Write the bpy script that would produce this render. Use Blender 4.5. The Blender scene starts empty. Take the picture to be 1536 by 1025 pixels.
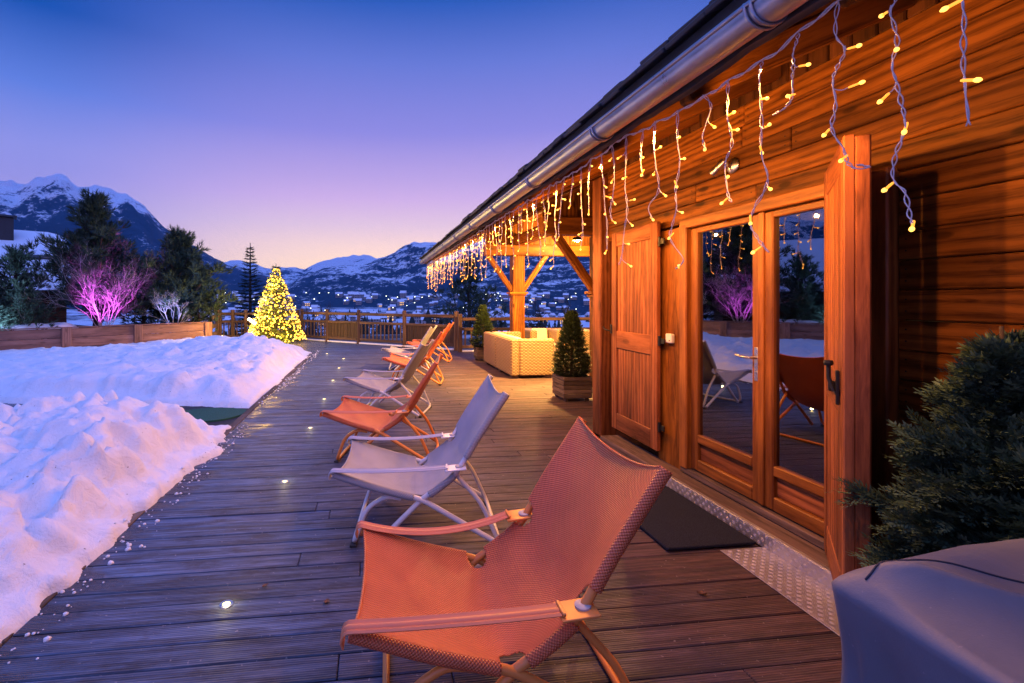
import bpy, bmesh, math, random
from mathutils import Vector, Matrix, noise
random.seed(7)
R = math.radians
S = bpy.context.scene
COL = S.collection
PI = math.pi

# ---------------------------------------------------------------- camera
F, CX, HY, H = 700.0, 641.0, 450.0, 1.6          # focal length and principal point in photo pixels, eye height
A = R(6.84); CA, SA = math.cos(A), math.sin(A)
cam = bpy.data.objects.new('camera', bpy.data.cameras.new('camera')); COL.objects.link(cam)
cam.location = (0, 0, H); cam.rotation_euler = (R(90), 0, -A)
cam.data.sensor_width = 36; cam.data.lens = F / 1536 * 36
cam.data.shift_x = (768 - CX) / 1536; cam.data.shift_y = -(512.5 - HY) / 1536
cam.data.clip_start = .05; cam.data.clip_end = 60000
S.camera = cam

def at(px, py, d):
    """point at depth d metres along the view axis"""
    xl = (px - CX) / F * d
    return Vector((d * SA + xl * CA, d * CA - xl * SA, H + d * (HY - py) / F))
def on_x(px, py, X):
    """point on the plane x = X"""
    t = (px - CX) / F
    return at(px, py, X / (SA + t * CA))
def on_ground(px, py, z=0.0):
    return at(px, py, F * (H - z) / (py - HY))

# ---------------------------------------------------------------- mesh builder
class MB:
    def __init__(s):
        s.v = []; s.f = []; s.gp = []; s.rnd = []; s.mi = []; s.cur = 0
    def add(s, verts, faces, gp=None, rnd=None):
        b = len(s.v)
        s.v += [tuple(p) for p in verts]
        s.gp += [tuple(p) for p in (gp if gp is not None else verts)]
        s.f += [tuple(i + b for i in f) for f in faces]
        r = random.random() if rnd is None else rnd
        s.rnd += [r] * len(faces); s.mi += [s.cur] * len(faces)
    def box(s, c, size, rot=None, bev=.004, grain=None, rnd=None):
        """chamfered box; grain runs along the longest side"""
        hx, hy, hz = [q / 2 for q in size]
        b = min(bev, hx * .45, hy * .45, hz * .45)
        vs = []; idx = {}
        for sx in (-1, 1):
            for sy in (-1, 1):
                for sz in (-1, 1):
                    for k in range(3):
                        p = [sx * (hx - b), sy * (hy - b), sz * (hz - b)]
                        p[k] = (sx * hx, sy * hy, sz * hz)[k]
                        idx[(sx, sy, sz, k)] = len(vs); vs.append(Vector(p))
        fs = []
        def q(*ids):
            ids = [idx[i] for i in ids]
            n = (vs[ids[1]] - vs[ids[0]]).cross(vs[ids[2]] - vs[ids[1]])
            m = sum((vs[i] for i in ids), Vector()) / len(ids)
            fs.append(tuple(ids) if n.dot(m) > 0 else tuple(reversed(ids)))
        for k in range(3):
            o = [j for j in range(3) if j != k]
            for sg in (-1, 1):
                ring = []
                for (a, c2) in ((-1, -1), (1, -1), (1, 1), (-1, 1)):
                    t = [0, 0, 0]; t[k] = sg; t[o[0]] = a; t[o[1]] = c2
                    ring.append((t[0], t[1], t[2], k))
                q(*ring)
            for a in (-1, 1):                      # edges running along k
                for c2 in (-1, 1):
                    t = [0, 0, 0]; t[o[0]] = a; t[o[1]] = c2
                    t1 = list(t); t1[k] = -1; t2 = list(t); t2[k] = 1
                    q((*t1, o[0]), (*t2, o[0]), (*t2, o[1]), (*t1, o[1]))
        for sx in (-1, 1):
            for sy in (-1, 1):
                for sz in (-1, 1):
                    q((sx, sy, sz, 0), (sx, sy, sz, 1), (sx, sy, sz, 2))
        g = grain if grain is not None else max(range(3), key=lambda i: size[i])
        off = Vector((random.uniform(-50, 50), random.uniform(-50, 50), random.uniform(-50, 50)))
        gp = [Vector((p[g], p[(g + 1) % 3], p[(g + 2) % 3])) + off for p in vs]
        c = Vector(c)
        if rot is not None:
            m = rot if isinstance(rot, Matrix) else Matrix.Rotation(rot, 3, 'Z')
            vs = [m @ p for p in vs]
        s.add([p + c for p in vs], fs, gp, rnd)
    def beam(s, p, q, w, h, up=(0, 0, 1), bev=.006, rnd=None):
        """box between two points, w across and h along up"""
        p = Vector(p); q = Vector(q); d = (q - p); L = d.length; d.normalize()
        side = d.cross(Vector(up)).normalized(); u = side.cross(d)
        m = Matrix((d, side, u)).transposed()
        s.box((p + q) / 2, (L, w, h), m, bev, 0, rnd)
    def tube(s, pts, r, n=8, caps=True, rnd=None):
        pts = [Vector(p) for p in pts]; m = len(pts)
        rs = r if isinstance(r, (list, tuple)) else [r] * m
        vs = []; gp = []; fs = []; ref = None; L = 0
        off = Vector((random.uniform(-50, 50), random.uniform(-50, 50), random.uniform(-50, 50)))
        for i, p in enumerate(pts):
            if i: L += (p - pts[i - 1]).length
            if i == 0: d = pts[1] - p
            elif i == m - 1: d = p - pts[i - 1]
            else: d = (pts[i + 1] - p).normalized() + (p - pts[i - 1]).normalized()
            d.normalize()
            if ref is None:
                ref = d.orthogonal().normalized()
            else:
                ref = (ref - d * ref.dot(d))
                ref = ref.normalized() if ref.length > 1e-6 else d.orthogonal().normalized()
            b = d.cross(ref)
            for k in range(n):
                a = 2 * PI * k / n
                o = (ref * math.cos(a) + b * math.sin(a)) * rs[i]
                vs.append(p + o); gp.append(Vector((L, math.cos(a) * rs[i], math.sin(a) * rs[i])) + off)
        for i in range(m - 1):
            for k in range(n):
                a0 = i * n + k; a1 = i * n + (k + 1) % n
                fs.append((a0, a1, a1 + n, a0 + n))
        if caps:
            fs.append(tuple(reversed(range(n)))); fs.append(tuple(range((m - 1) * n, m * n)))
        s.add(vs, fs, gp, rnd)
    def lathe(s, prof, n=16, c=(0, 0, 0), rnd=None, m3=None):
        """profile of (radius, z) turned about z"""
        vs = []; fs = []
        for (r, z) in prof:
            for k in range(n):
                a = 2 * PI * k / n; vs.append(Vector((r * math.cos(a), r * math.sin(a), z)))
        for i in range(len(prof) - 1):
            for k in range(n):
                a0 = i * n + k; a1 = i * n + (k + 1) % n
                fs.append((a0, a1, a1 + n, a0 + n))
        fs.append(tuple(reversed(range(n)))); fs.append(tuple(range((len(prof) - 1) * n, len(prof) * n)))
        if m3 is not None: vs = [m3 @ p for p in vs]
        c = Vector(c); s.add([p + c for p in vs], fs, None, rnd)
    def prism(s, poly, z0, z1, rnd=None):
        n = len(poly)
        vs = [(x, y, z0) for x, y in poly] + [(x, y, z1) for x, y in poly]
        fs = [tuple(reversed(range(n))), tuple(range(n, 2 * n))]
        for i in range(n):
            j = (i + 1) % n; fs.append((i, j, j + n, i + n))
        s.add(vs, fs, None, rnd)
    def grid(s, P, rnd=None, gp=None):
        """P: rows of points"""
        nr, nc = len(P), len(P[0])
        vs = [p for row in P for p in row]
        fs = [(i * nc + j, i * nc + j + 1, (i + 1) * nc + j + 1, (i + 1) * nc + j) for i in range(nr - 1) for j in range(nc - 1)]
        s.add(vs, fs, gp, rnd)
    def build(s, name, mat, parent=None, origin=None, smooth=False, sharp=None):
        me = bpy.data.meshes.new(name)
        vs = s.v
        if origin is not None:
            ox, oy, oz = origin; vs = [(x - ox, y - oy, z - oz) for x, y, z in vs]
        me.from_pydata(vs, [], s.f)
        a = me.attributes.new('gp', 'FLOAT_VECTOR', 'POINT'); a.data.foreach_set('vector', [c for p in s.gp for c in p])
        a = me.attributes.new('rnd', 'FLOAT', 'FACE'); a.data.foreach_set('value', s.rnd)
        for m in (mat if isinstance(mat, (list, tuple)) else [mat]): me.materials.append(m)
        me.polygons.foreach_set('material_index', s.mi)
        if smooth:
            me.polygons.foreach_set('use_smooth', [True] * len(s.f))
            if sharp is not None: me.set_sharp_from_angle(angle=R(sharp))
        me.update()
        o = bpy.data.objects.new(name, me); COL.objects.link(o)
        if parent is not None: o.parent = parent
        return o

def tag(o, label=None, cat=None, group=None, kind=None):
    if label: o['label'] = label
    if cat: o['category'] = cat
    if group: o['group'] = group
    if kind: o['kind'] = kind
    return o
def thing(name, loc, label, cat, group=None, rz=0):
    o = bpy.data.objects.new(name, None); COL.objects.link(o)
    o.empty_display_size = .2; o.location = loc; o.rotation_euler = (0, 0, rz)
    return tag(o, label, cat, group)
def copy_thing(root, loc, rz, label=None, sc=None):
    r = root.copy(); COL.objects.link(r); r.location = loc; r.rotation_euler = (0, 0, rz)
    if sc: r.scale = (sc, sc, sc)
    if label: r['label'] = label
    for ch in list(root.children):
        c = ch.copy(); COL.objects.link(c); c.parent = r
        for g in list(ch.children):
            d = g.copy(); COL.objects.link(d); d.parent = c
    return r
def smooth_path(pts, k=6, closed=False):
    """Catmull-Rom through the points"""
    pts = [Vector(p) for p in pts]; out = []
    n = len(pts)
    for i in range(n - 1):
        p0 = pts[max(i - 1, 0)]; p1 = pts[i]; p2 = pts[i + 1]; p3 = pts[min(i + 2, n - 1)]
        for j in range(k):
            t = j / k
            out.append(.5 * ((2 * p1) + (p2 - p0) * t + (2 * p0 - 5 * p1 + 4 * p2 - p3) * t * t + (3 * p1 - p0 - 3 * p2 + p3) * t ** 3))
    out.append(pts[-1]); return out
def fillet(pts, r, k=5):
    """round the inner corners of a polyline"""
    pts = [Vector(p) for p in pts]; out = [pts[0]]
    for i in range(1, len(pts) - 1):
        a, b, c = pts[i - 1], pts[i], pts[i + 1]
        d1 = (a - b); d2 = (c - b); q = min(r, d1.length * .45, d2.length * .45)
        p1 = b + d1.normalized() * q; p2 = b + d2.normalized() * q
        for j in range(k + 1):
            t = j / k; out.append((1 - t) ** 2 * p1 + 2 * t * (1 - t) * b + t * t * p2)
    out.append(pts[-1]); return out
def fbm(p, o=5, h=.9, l=2.1):
    return noise.fractal(p, h, l, o)
def sst(a, b, x):
    t = min(1, max(0, (x - a) / (b - a))); return t * t * (3 - 2 * t)
def lin(r, g, b):
    f = lambda c: (c / 255 / 12.92) if c / 255 <= .04045 else ((c / 255 + .055) / 1.055) ** 2.4
    return (f(r), f(g), f(b), 1)

# ---------------------------------------------------------------- materials
class NT:
    def __init__(s, name):
        s.m = bpy.data.materials.new(name); s.m.use_nodes = True
        s.t = s.m.node_tree; s.n = s.t.nodes; s.l = s.t.links
        s.b = s.n['Principled BSDF']
    def node(s, ty, ins=None, **kw):
        nd = s.n.new(ty)
        for k, v in kw.items(): setattr(nd, k, v)
        for k, v in (ins or {}).items():
            if hasattr(v, 'is_linked') or isinstance(v, bpy.types.NodeSocket): s.l.new(v, nd.inputs[k])
            else: nd.inputs[k].default_value = v
        return nd
    def attr(s, name, out='Vector'):
        return s.node('ShaderNodeAttribute', attribute_name=name).outputs[out]
    def mapv(s, v, scale=(1, 1, 1), loc=(0, 0, 0)):
        return s.node('ShaderNodeMapping', {'Vector': v, 'Scale': scale, 'Location': loc}).outputs[0]
    def noise(s, v, sc=5, det=4, rough=.55, dist=0, out=0):
        return s.node('ShaderNodeTexNoise', {'Vector': v, 'Scale': sc, 'Detail': det, 'Roughness': rough, 'Distortion': dist}).outputs[out]
    def ramp(s, fac, stops, interp='LINEAR'):
        r = s.node('ShaderNodeValToRGB', {'Fac': fac}); e = r.color_ramp.elements
        r.color_ramp.interpolation = interp
        while len(e) < len(stops): e.new(.5)
        for el, (p, c) in zip(e, stops):
            el.position = p; el.color = c if hasattr(c, '__len__') and len(c) == 4 else ((*c, 1) if hasattr(c, '__len__') else (c, c, c, 1))
        return r.outputs[0]
    def mix(s, fac, a, b, mode='MIX'):
        n = s.node('ShaderNodeMix', data_type='RGBA', blend_type=mode)
        for i, v in ((0, fac), (6, a), (7, b)):
            if isinstance(v, bpy.types.NodeSocket): s.l.new(v, n.inputs[i])
            else: n.inputs[i].default_value = v if not (i > 0 and len(v) == 3) else (*v, 1)
        return n.outputs[2]
    def math(s, op, a, b=0.0, c=None, clamp=False):
        n = s.node('ShaderNodeMath', operation=op, use_clamp=clamp)
        for i, v in enumerate((a, b) if c is None else (a, b, c)):
            if isinstance(v, bpy.types.NodeSocket): s.l.new(v, n.inputs[i])
            else: n.inputs[i].default_value = v
        return n.outputs[0]
    def bump(s, h, strength=.3, dist=.01, normal=None):
        ins = {'Height': h, 'Strength': strength, 'Distance': dist}
        if normal is not None: ins['Normal'] = normal
        o = s.node('ShaderNodeBump', ins).outputs[0]; s.l.new(o, s.b.inputs['Normal']); return o
    def set(s, **kw):
        names = dict(color='Base Color', rough='Roughness', metal='Metallic', spec='Specular IOR Level', emit='Emission Color', estr='Emission Strength', coat='Coat Weight', sheen='Sheen Weight', alpha='Alpha', sss='Subsurface Weight', trans='Transmission Weight', ior='IOR')
        for k, v in kw.items():
            i = s.b.inputs[names[k]]
            if isinstance(v, bpy.types.NodeSocket): s.l.new(v, i)
            else: i.default_value = v if not (k in ('color', 'emit') and len(v) == 3) else (*v, 1)
        return s

def wood(name, dark, light, rough=.45, var=.55, knots=.5, spec=.5, bump=.25):
    m = NT(name); g = m.attr('gp'); r = m.attr('rnd', 'Fac')
    grain = m.noise(m.mapv(g, (3.0, 27, 27)), 1, 7, .66, 2.0)
    ring = m.node('ShaderNodeTexWave', {'Vector': m.mapv(g, (.42, 3.4, 3.4), (0, 0, 0)), 'Scale': 1.5, 'Distortion': 16, 'Detail': 4, 'Detail Scale': .55}, bands_direction='Y').outputs['Fac']
    fine = m.noise(m.mapv(g, (5, 150, 150)), 1, 3, .6)
    f = m.math('MULTIPLY_ADD', ring, .26, m.math('MULTIPLY_ADD', fine, .34, m.math('MULTIPLY', grain, .58)))
    col = m.ramp(f, [(.33, dark), (.52, tuple(d * .5 + l * .5 for d, l in zip(dark, light))), (.72, light)])
    big = m.noise(m.mapv(g, (.9, 4, 4)), 1, 4, .6)
    col = m.mix(m.ramp(big, [(.38, .0), (.66, .62)]), col, tuple(d * .7 for d in dark))
    if knots:
        v = m.node('ShaderNodeTexVoronoi', {'Vector': m.mapv(g, (2.2, 6.0, 6.0)), 'Scale': 1.0}).outputs['Distance']
        k = m.ramp(v, [(.06, 1.0), (.13, .8), (.16, .25), (.24, 0.0)])
        col = m.mix(m.math('MULTIPLY', k, knots), col, tuple(d * .25 for d in dark))
    val = m.math('MULTIPLY_ADD', r, var, 1 - var * .5)
    col = m.mix(1.0, col, m.node('ShaderNodeCombineColor', {'Red': val, 'Green': val, 'Blue': val}).outputs[0], 'MULTIPLY')
    m.set(color=col, rough=m.ramp(grain, [(.3, rough + .15), (.7, rough - .05)]), spec=spec)
    m.bump(f, bump, .006)
    return m.m
def plain(name, c, rough=.5, metal=0, nz=.12, sc=30, bump=0.0, **kw):
    m = NT(name); tc = m.node('ShaderNodeTexCoord').outputs['Object']
    n = m.noise(tc, sc, 5)
    col = m.mix(n, tuple(q * (1 - nz) for q in c), tuple(min(1, q * (1 + nz)) for q in c))
    m.set(color=col, rough=m.ramp(n, [(.3, max(0, rough - .08)), (.7, min(1, rough + .08))]), metal=metal, **kw)
    if bump: m.bump(n, bump, .004)
    return m.m
def foliage(name, dark, light, rough=.6, trans=.15):
    m = NT(name); r = m.attr('rnd', 'Fac')
    m.set(color=m.ramp(r, [(0, dark), (.65, tuple((a + b) / 2 for a, b in zip(dark, light))), (1, light)]), rough=rough, spec=.3)
    return m.m
def glow(name, c, st, samp=False):
    m = NT(name); m.set(color=c, emit=c, estr=st, rough=.4)
    m.m.cycles.emission_sampling = 'AUTO' if samp else 'NONE'
    return m.m

M = {}
M['larch'] = wood('larch', (.05, .014, .003), (.36, .125, .018), .45, var=.8, knots=.85, spec=.15, bump=.10)
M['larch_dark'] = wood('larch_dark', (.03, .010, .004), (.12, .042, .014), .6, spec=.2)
M['larch_red'] = wood('larch_red', (.10, .024, .009), (.42, .14, .05), .5, spec=.22)
M['door_wood'] = wood('door_wood', (.12, .032, .006), (.38, .135, .026), .38, .25, .12, .3)
M['old_board'] = wood('old_board', (.025, .02, .018), (.12, .10, .09), .8)
M['sill_wood'] = wood('sill_wood', (.05, .03, .024), (.20, .13, .10), .75)
M['fence'] = wood('fence_wood', (.05, .026, .015), (.18, .10, .055), .7)
M['fence_dark'] = wood('fence_panel_wood', (.026, .012, .007), (.095, .046, .024), .7)
M['garden_wood'] = wood('garden_wall_wood', (.18, .075, .048), (.42, .20, .13), .65, .3)
M['crate'] = wood('planter_wood', (.05, .034, .026), (.20, .145, .11), .8)
M['zinc'] = plain('zinc', (.46, .48, .52), .34, .9, .35, 7)
M['alu'] = plain('aluminium_plate', (.55, .54, .57), .46, .85, .25, 6)
M['steel'] = plain('brushed_steel', (.6, .6, .6), .3, 1.0)
M['iron'] = plain('black_iron', (.012, .012, .013), .5, .3)
M['white_plastic'] = plain('white_plastic', (.75, .74, .70), .4)
M['orange_paint'] = plain('orange_tube_paint', (.80, .27, .055), .35, 0, .06, 9)
M['white_paint'] = plain('white_tube_paint', (.72, .72, .74), .35, 0, .06, 9)
M['collar'] = plain('collar_plastic', (.40, .38, .37), .45)
M['rubber'] = plain('black_rubber', (.02, .02, .02), .7)
M['slate'] = plain('roof_slate', (.035, .038, .045), .6, 0, .5, 9, .5)
M['rope'] = plain('white_cable', (.72, .66, .64), .45)
M['bark'] = plain('bark', (.055, .04, .032), .9, 0, .4, 40, .6)
M['bark_pale'] = plain('pale_bark', (.42, .38, .38), .85, 0, .25, 40, .4)
M['needle'] = foliage('pine_needles', (.010, .026, .018), (.10, .17, .10))
M['needle_blue'] = foliage('spruce_needles', (.008, .02, .018), (.03, .06, .05))
M['thuja'] = foliage('thuja_leaves', (.012, .028, .012), (.075, .12, .04))
M['juniper'] = foliage('juniper_leaves', (.007, .028, .018), (.20, .34, .20))
M['xmas'] = foliage('fir_needles', (.03, .05, .012), (.14, .17, .04))
M['bulb'] = glow('amber_led', (1, .36, .035), 1.5)
M['bulb_core'] = glow('warm_led_tip', (1, .50, .08), 2.6)
M['tree_bulb'] = glow('tree_led', (1, .52, .06), 3.0)
M['deck_lens'] = glow('deck_lamp_lens', (1, .76, .20), 3.2)
M['town_lamp'] = glow('town_lamp', (1, .52, .16), 6)
M['town_lamp_white'] = glow('town_lamp_white', (.95, 1, .7), 6)
M['window_lit'] = glow('lit_window', (1, .55, .16), 1.5)
M['flood'] = glow('flood_lamp_face', (1, .78, .42), 22)
M['red_lamp'] = glow('red_lamp_lens', (1, .22, .06), 5)
HAZE = 8e-5
def deck_mat():
    m = NT('deck_wood'); g = m.attr('gp'); r = m.attr('rnd', 'Fac')
    pos = m.node('ShaderNodeNewGeometry').outputs['Position']
    x = m.node('ShaderNodeSeparateXYZ', {'Vector': pos}).outputs['X']
    grain = m.noise(m.mapv(g, (3, 55, 55)), 1, 6, .65, .5)
    streak = m.noise(m.mapv(g, (.9, 26, 26)), 1, 5, .7, .3)
    wear = m.noise(m.mapv(pos, (.8, 2.2, 1)), 1.3, 5, .6)
    fine = m.noise(m.mapv(g, (14, 160, 160)), 1, 3)
    # boards under the eave keep their brown; weathered open ones have blue sky light painted in
    age_sky = m.math('ADD', m.math('MULTIPLY_ADD', x, -.25, .52), m.math('MULTIPLY_ADD', wear, .7, -.35), clamp=True)
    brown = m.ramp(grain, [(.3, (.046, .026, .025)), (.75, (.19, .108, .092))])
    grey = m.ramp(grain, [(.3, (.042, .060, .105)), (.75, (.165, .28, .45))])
    col = m.mix(age_sky, brown, grey)
    col = m.mix(m.ramp(streak, [(.46, 0.0), (.62, .72)]), col, (.030, .027, .032))
    # meltwater stain along the snow
    wob = m.noise(m.mapv(pos, (1.1, 2.5, 1)), 1.6, 4)
    wet = m.ramp(m.math('ADD', m.math('ADD', x, 1.72), m.math('MULTIPLY_ADD', wob, -1.5, .72)), [(.06, 1.0), (.24, 0.0)])
    col = m.mix(m.math('MULTIPLY', wet, .72), col, (.035, .032, .036))
    blot = m.ramp(m.noise(m.mapv(pos, (1, 3, 1)), 3.1, 5, .7), [(.50, 0.0), (.66, .75)])
    col = m.mix(blot, col, (.040, .032, .034))
    speck = m.ramp(m.noise(pos, 38, 2), [(.69, 0.0), (.74, .6)])
    col = m.mix(speck, col, (.42, .38, .36))
    val = m.math('MULTIPLY_ADD', r, .45, .78)
    col = m.mix(1.0, col, m.node('ShaderNodeCombineColor', {'Red': val, 'Green': val, 'Blue': val}).outputs[0], 'MULTIPLY')
    m.set(color=col, rough=m.math('MULTIPLY_ADD', wet, -.34, m.ramp(grain, [(.3, .68), (.7, .5)])), spec=.45)
    # fine milled ribs along every board
    y = m.node('ShaderNodeSeparateXYZ', {'Vector': g}).outputs['Y']
    rib = m.math('SINE', m.math('MULTIPLY', y, 2 * PI / .012))
    b1 = m.bump(m.math('MULTIPLY_ADD', rib, .35, m.math('ADD', grain, m.math('MULTIPLY', fine, .7))), .8, .005)
    return m.m
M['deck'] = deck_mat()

def snow_mat():
    m = NT('snow'); pos = m.node('ShaderNodeNewGeometry').outputs['Position']
    n1 = m.noise(pos, 7, 8, .68, .6); n2 = m.noise(pos, 60, 4, .65)
    dirt = m.ramp(m.noise(pos, 2.3, 6, .72), [(.55, 0.0), (.78, .32)])
    sp = m.ramp(m.noise(pos, 26, 2), [(.735, 0.0), (.76, .8)])
    col = m.mix(dirt, (.90, .90, .91), (.60, .54, .51))
    col = m.mix(sp, col, (.20, .15, .12))
    m.set(color=col, rough=.62, spec=.35)
    m.b.inputs['Subsurface Weight'].default_value = 0
    m.bump(m.math('MULTIPLY_ADD', n2, .14, n1), .75, .05)
    return m.m
M['snow'] = snow_mat()

def sling(name, c1, c2):
    """open woven plastic cloth"""
    m = NT(name); g = m.attr('gp')
    s = m.node('ShaderNodeSeparateXYZ', {'Vector': g})
    k = 2 * PI / .0125
    a = m.math('SINE', m.math('MULTIPLY', s.outputs[0], k)); b = m.math('SINE', m.math('MULTIPLY', s.outputs[1], k))
    w = m.math('MULTIPLY', a, b)
    n = m.noise(g, 6, 4)
    col = m.mix(m.math('MULTIPLY_ADD', w, .5, .5), c1, c2)
    col = m.mix(m.ramp(n, [(.35, 0.0), (.7, .3)]), col, tuple(q * .72 for q in c1))
    m.set(color=col, rough=.36, spec=.5)
    m.bump(w, .6, .004)
    return m.m
M['sling_orange'] = sling('orange_sling_cloth', (.42, .062, .018), (.94, .265, .095))
M['sling_white'] = sling('pale_grey_sling_cloth', (.24, .25, .29), (.56, .56, .60))
M['strap_orange'] = plain('orange_strap', (.66, .20, .08), .45, 0, .1, 12)
M['strap_white'] = plain('grey_strap', (.42, .42, .47), .45, 0, .1, 12)

def rattan():
    m = NT('rattan_weave'); g = m.attr('gp')
    s = m.node('ShaderNodeSeparateXYZ', {'Vector': g})
    u = m.math('ADD', s.outputs[0], s.outputs[1]); z = s.outputs[2]
    row = m.math('FLOOR', m.math('DIVIDE', z, .030))
    ph = m.math('MULTIPLY', m.math('MODULO', row, 2.0), PI)
    wv = m.math('SINE', m.math('MULTIPLY_ADD', u, 2 * PI / .085, ph))
    band = m.math('ABSOLUTE', m.math('SINE', m.math('MULTIPLY', z, PI / .030)))
    h = m.math('MULTIPLY_ADD', wv, .5, m.math('MULTIPLY', band, 1.0))
    n = m.noise(g, 7, 3)
    col = m.ramp(h, [(.0, (.04, .02, .008)), (.5, (.25, .15, .06)), (1.0, (.48, .33, .16))])
    col = m.mix(m.ramp(n, [(.4, 0.0), (.7, .3)]), col, (.34, .23, .13))
    m.set(color=col, rough=.55); m.bump(h, .8, .008)
    return m.m
M['rattan'] = rattan()
M['cushion'] = plain('cream_cushion', (.62, .55, .44), .85, 0, .08, 60, .2)

def cover_mat():
    m = NT('cover_cloth'); tc = m.node('ShaderNodeTexCoord').outputs['Object']
    n = m.noise(tc, 3.2, 6, .62, .8); f = m.noise(tc, 300, 2)
    sp = m.ramp(m.noise(tc, 60, 2), [(.72, 0.0), (.75, .5)])
    col = m.mix(n, (.085, .102, .135), (.18, .195, .225)); col = m.mix(sp, col, (.3, .28, .28))
    m.set(color=col, rough=.55, sheen=.1); m.bump(m.math('MULTIPLY_ADD', f, .014, m.math('MULTIPLY', n, .22)), .5, .05)
    return m.m
M['cover'] = cover_mat(); M['cover_seam'] = plain('cover_seam', (.025, .03, .05), .7)

def mat_fiber():
    m = NT('door_mat_pile'); tc = m.node('ShaderNodeTexCoord').outputs['Object']
    f = m.noise(tc, 260, 3); n = m.noise(tc, 7, 4)
    col = m.ramp(f, [(.35, (.010, .014, .024)), (.7, (.07, .085, .125))]); col = m.mix(m.math('MULTIPLY', n, .4), col, (.03, .03, .035))
    m.set(color=col, rough=.95, spec=.1); m.bump(f, 1.0, .012)
    return m.m
M['doormat'] = mat_fiber()
def turf():
    m = NT('green_turf'); tc = m.node('ShaderNodeTexCoord').outputs['Object']
    f = m.noise(tc, 160, 3)
    m.set(color=m.ramp(f, [(.3, (.006, .05, .03)), (.7, (.03, .17, .10))]), rough=.9); m.bump(f, .8, .01)
    return m.m
M['turf'] = turf()

def pane():
    """window glass: see-through with a mirror sheen"""
    m = NT('window_glass'); m.n.remove(m.b)
    tr = m.node('ShaderNodeBsdfTransparent', {'Color': (.62, .66, .68, 1)})
    gl = m.node('ShaderNodeBsdfGlossy', {'Color': (.92, .95, 1, 1), 'Roughness': .012})
    fr = m.node('ShaderNodeFresnel', {'IOR': 2.1})
    mx = m.node('ShaderNodeMixShader', {0: m.math('MULTIPLY_ADD', fr.outputs[0], 1.0, .16, clamp=True), 1: tr.outputs[0], 2: gl.outputs[0]})
    m.l.new(mx.outputs[0], m.n['Material Output'].inputs['Surface'])
    return m.m
M['glass'] = pane()

def mountain_mat(name, snow_lo, snow_hi, patch, forest=(.024, .052, .085), rock=(.12, .125, .15), amount=.5, band=2.2):
    m = NT(name); geo = m.node('ShaderNodeNewGeometry')
    pos = geo.outputs['Position']; z = m.node('ShaderNodeSeparateXYZ', {'Vector': pos}).outputs['Z']
    nz = m.node('ShaderNodeSeparateXYZ', {'Vector': geo.outputs['Normal']}).outputs['Z']
    n1 = m.noise(m.mapv(pos, (patch, patch, patch * band)), 1, 8, .62, .4)
    n2 = m.noise(m.mapv(pos, (patch * 8, patch * 8, patch * 11)), 1, 7, .75)
    hgt = m.node('ShaderNodeMapRange', {'Value': z, 'From Min': snow_lo, 'From Max': snow_hi}).outputs[0]
    f = m.math('ADD', m.math('MULTIPLY_ADD', n1, 1.5, -.75), m.math('MULTIPLY_ADD', n2, 1.5, -.75))
    f = m.math('ADD', f, m.math('MULTIPLY_ADD', hgt, .75, amount - .62))
    f = m.math('ADD', f, m.math('MULTIPLY_ADD', nz, .5, -.38))
    sn = m.ramp(f, [(.40, 0.0), (.56, 1.0)])
    low = m.mix(m.ramp(m.math('ADD', hgt, m.math('MULTIPLY_ADD', n2, .6, -.3)), [(.5, 0.0), (.8, 1.0)]), m.mix(n2, tuple(q * .6 for q in forest), tuple(q * 1.6 for q in forest)), rock)
    m.set(color=m.mix(sn, low, (.80, .82, .86)), rough=.85, spec=.1)
    m.bump(m.math('ADD', n1, n2), .6, .12 / patch)
    return m.m
def valley_mat():
    m = NT('valley_ground'); pos = m.node('ShaderNodeNewGeometry').outputs['Position']
    n = m.noise(m.mapv(pos, (.006, .006, .006)), 1, 7, .62); n2 = m.noise(m.mapv(pos, (.05, .05, .05)), 1, 5, .6)
    f = m.math('ADD', n, m.math('MULTIPLY_ADD', n2, .6, -.3))
    m.set(color=m.ramp(f, [(.42, (.04, .046, .05)), (.50, (.70, .72, .78))]), rough=.9, spec=.1)
    return m.m
M['valley'] = valley_mat()
M['house_wall'] = plain('render_wall', (.35, .30, .27), .9, 0, .2, .8)
M['house_snow'] = plain('snowy_roof', (.80, .82, .86), .8, 0, .05, .5)
M['dark_tile'] = plain('dark_tile', (.05, .045, .045), .8)
M['distant_wood'] = foliage('distant_trees', (.008, .015, .013), (.03, .045, .04))
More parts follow.
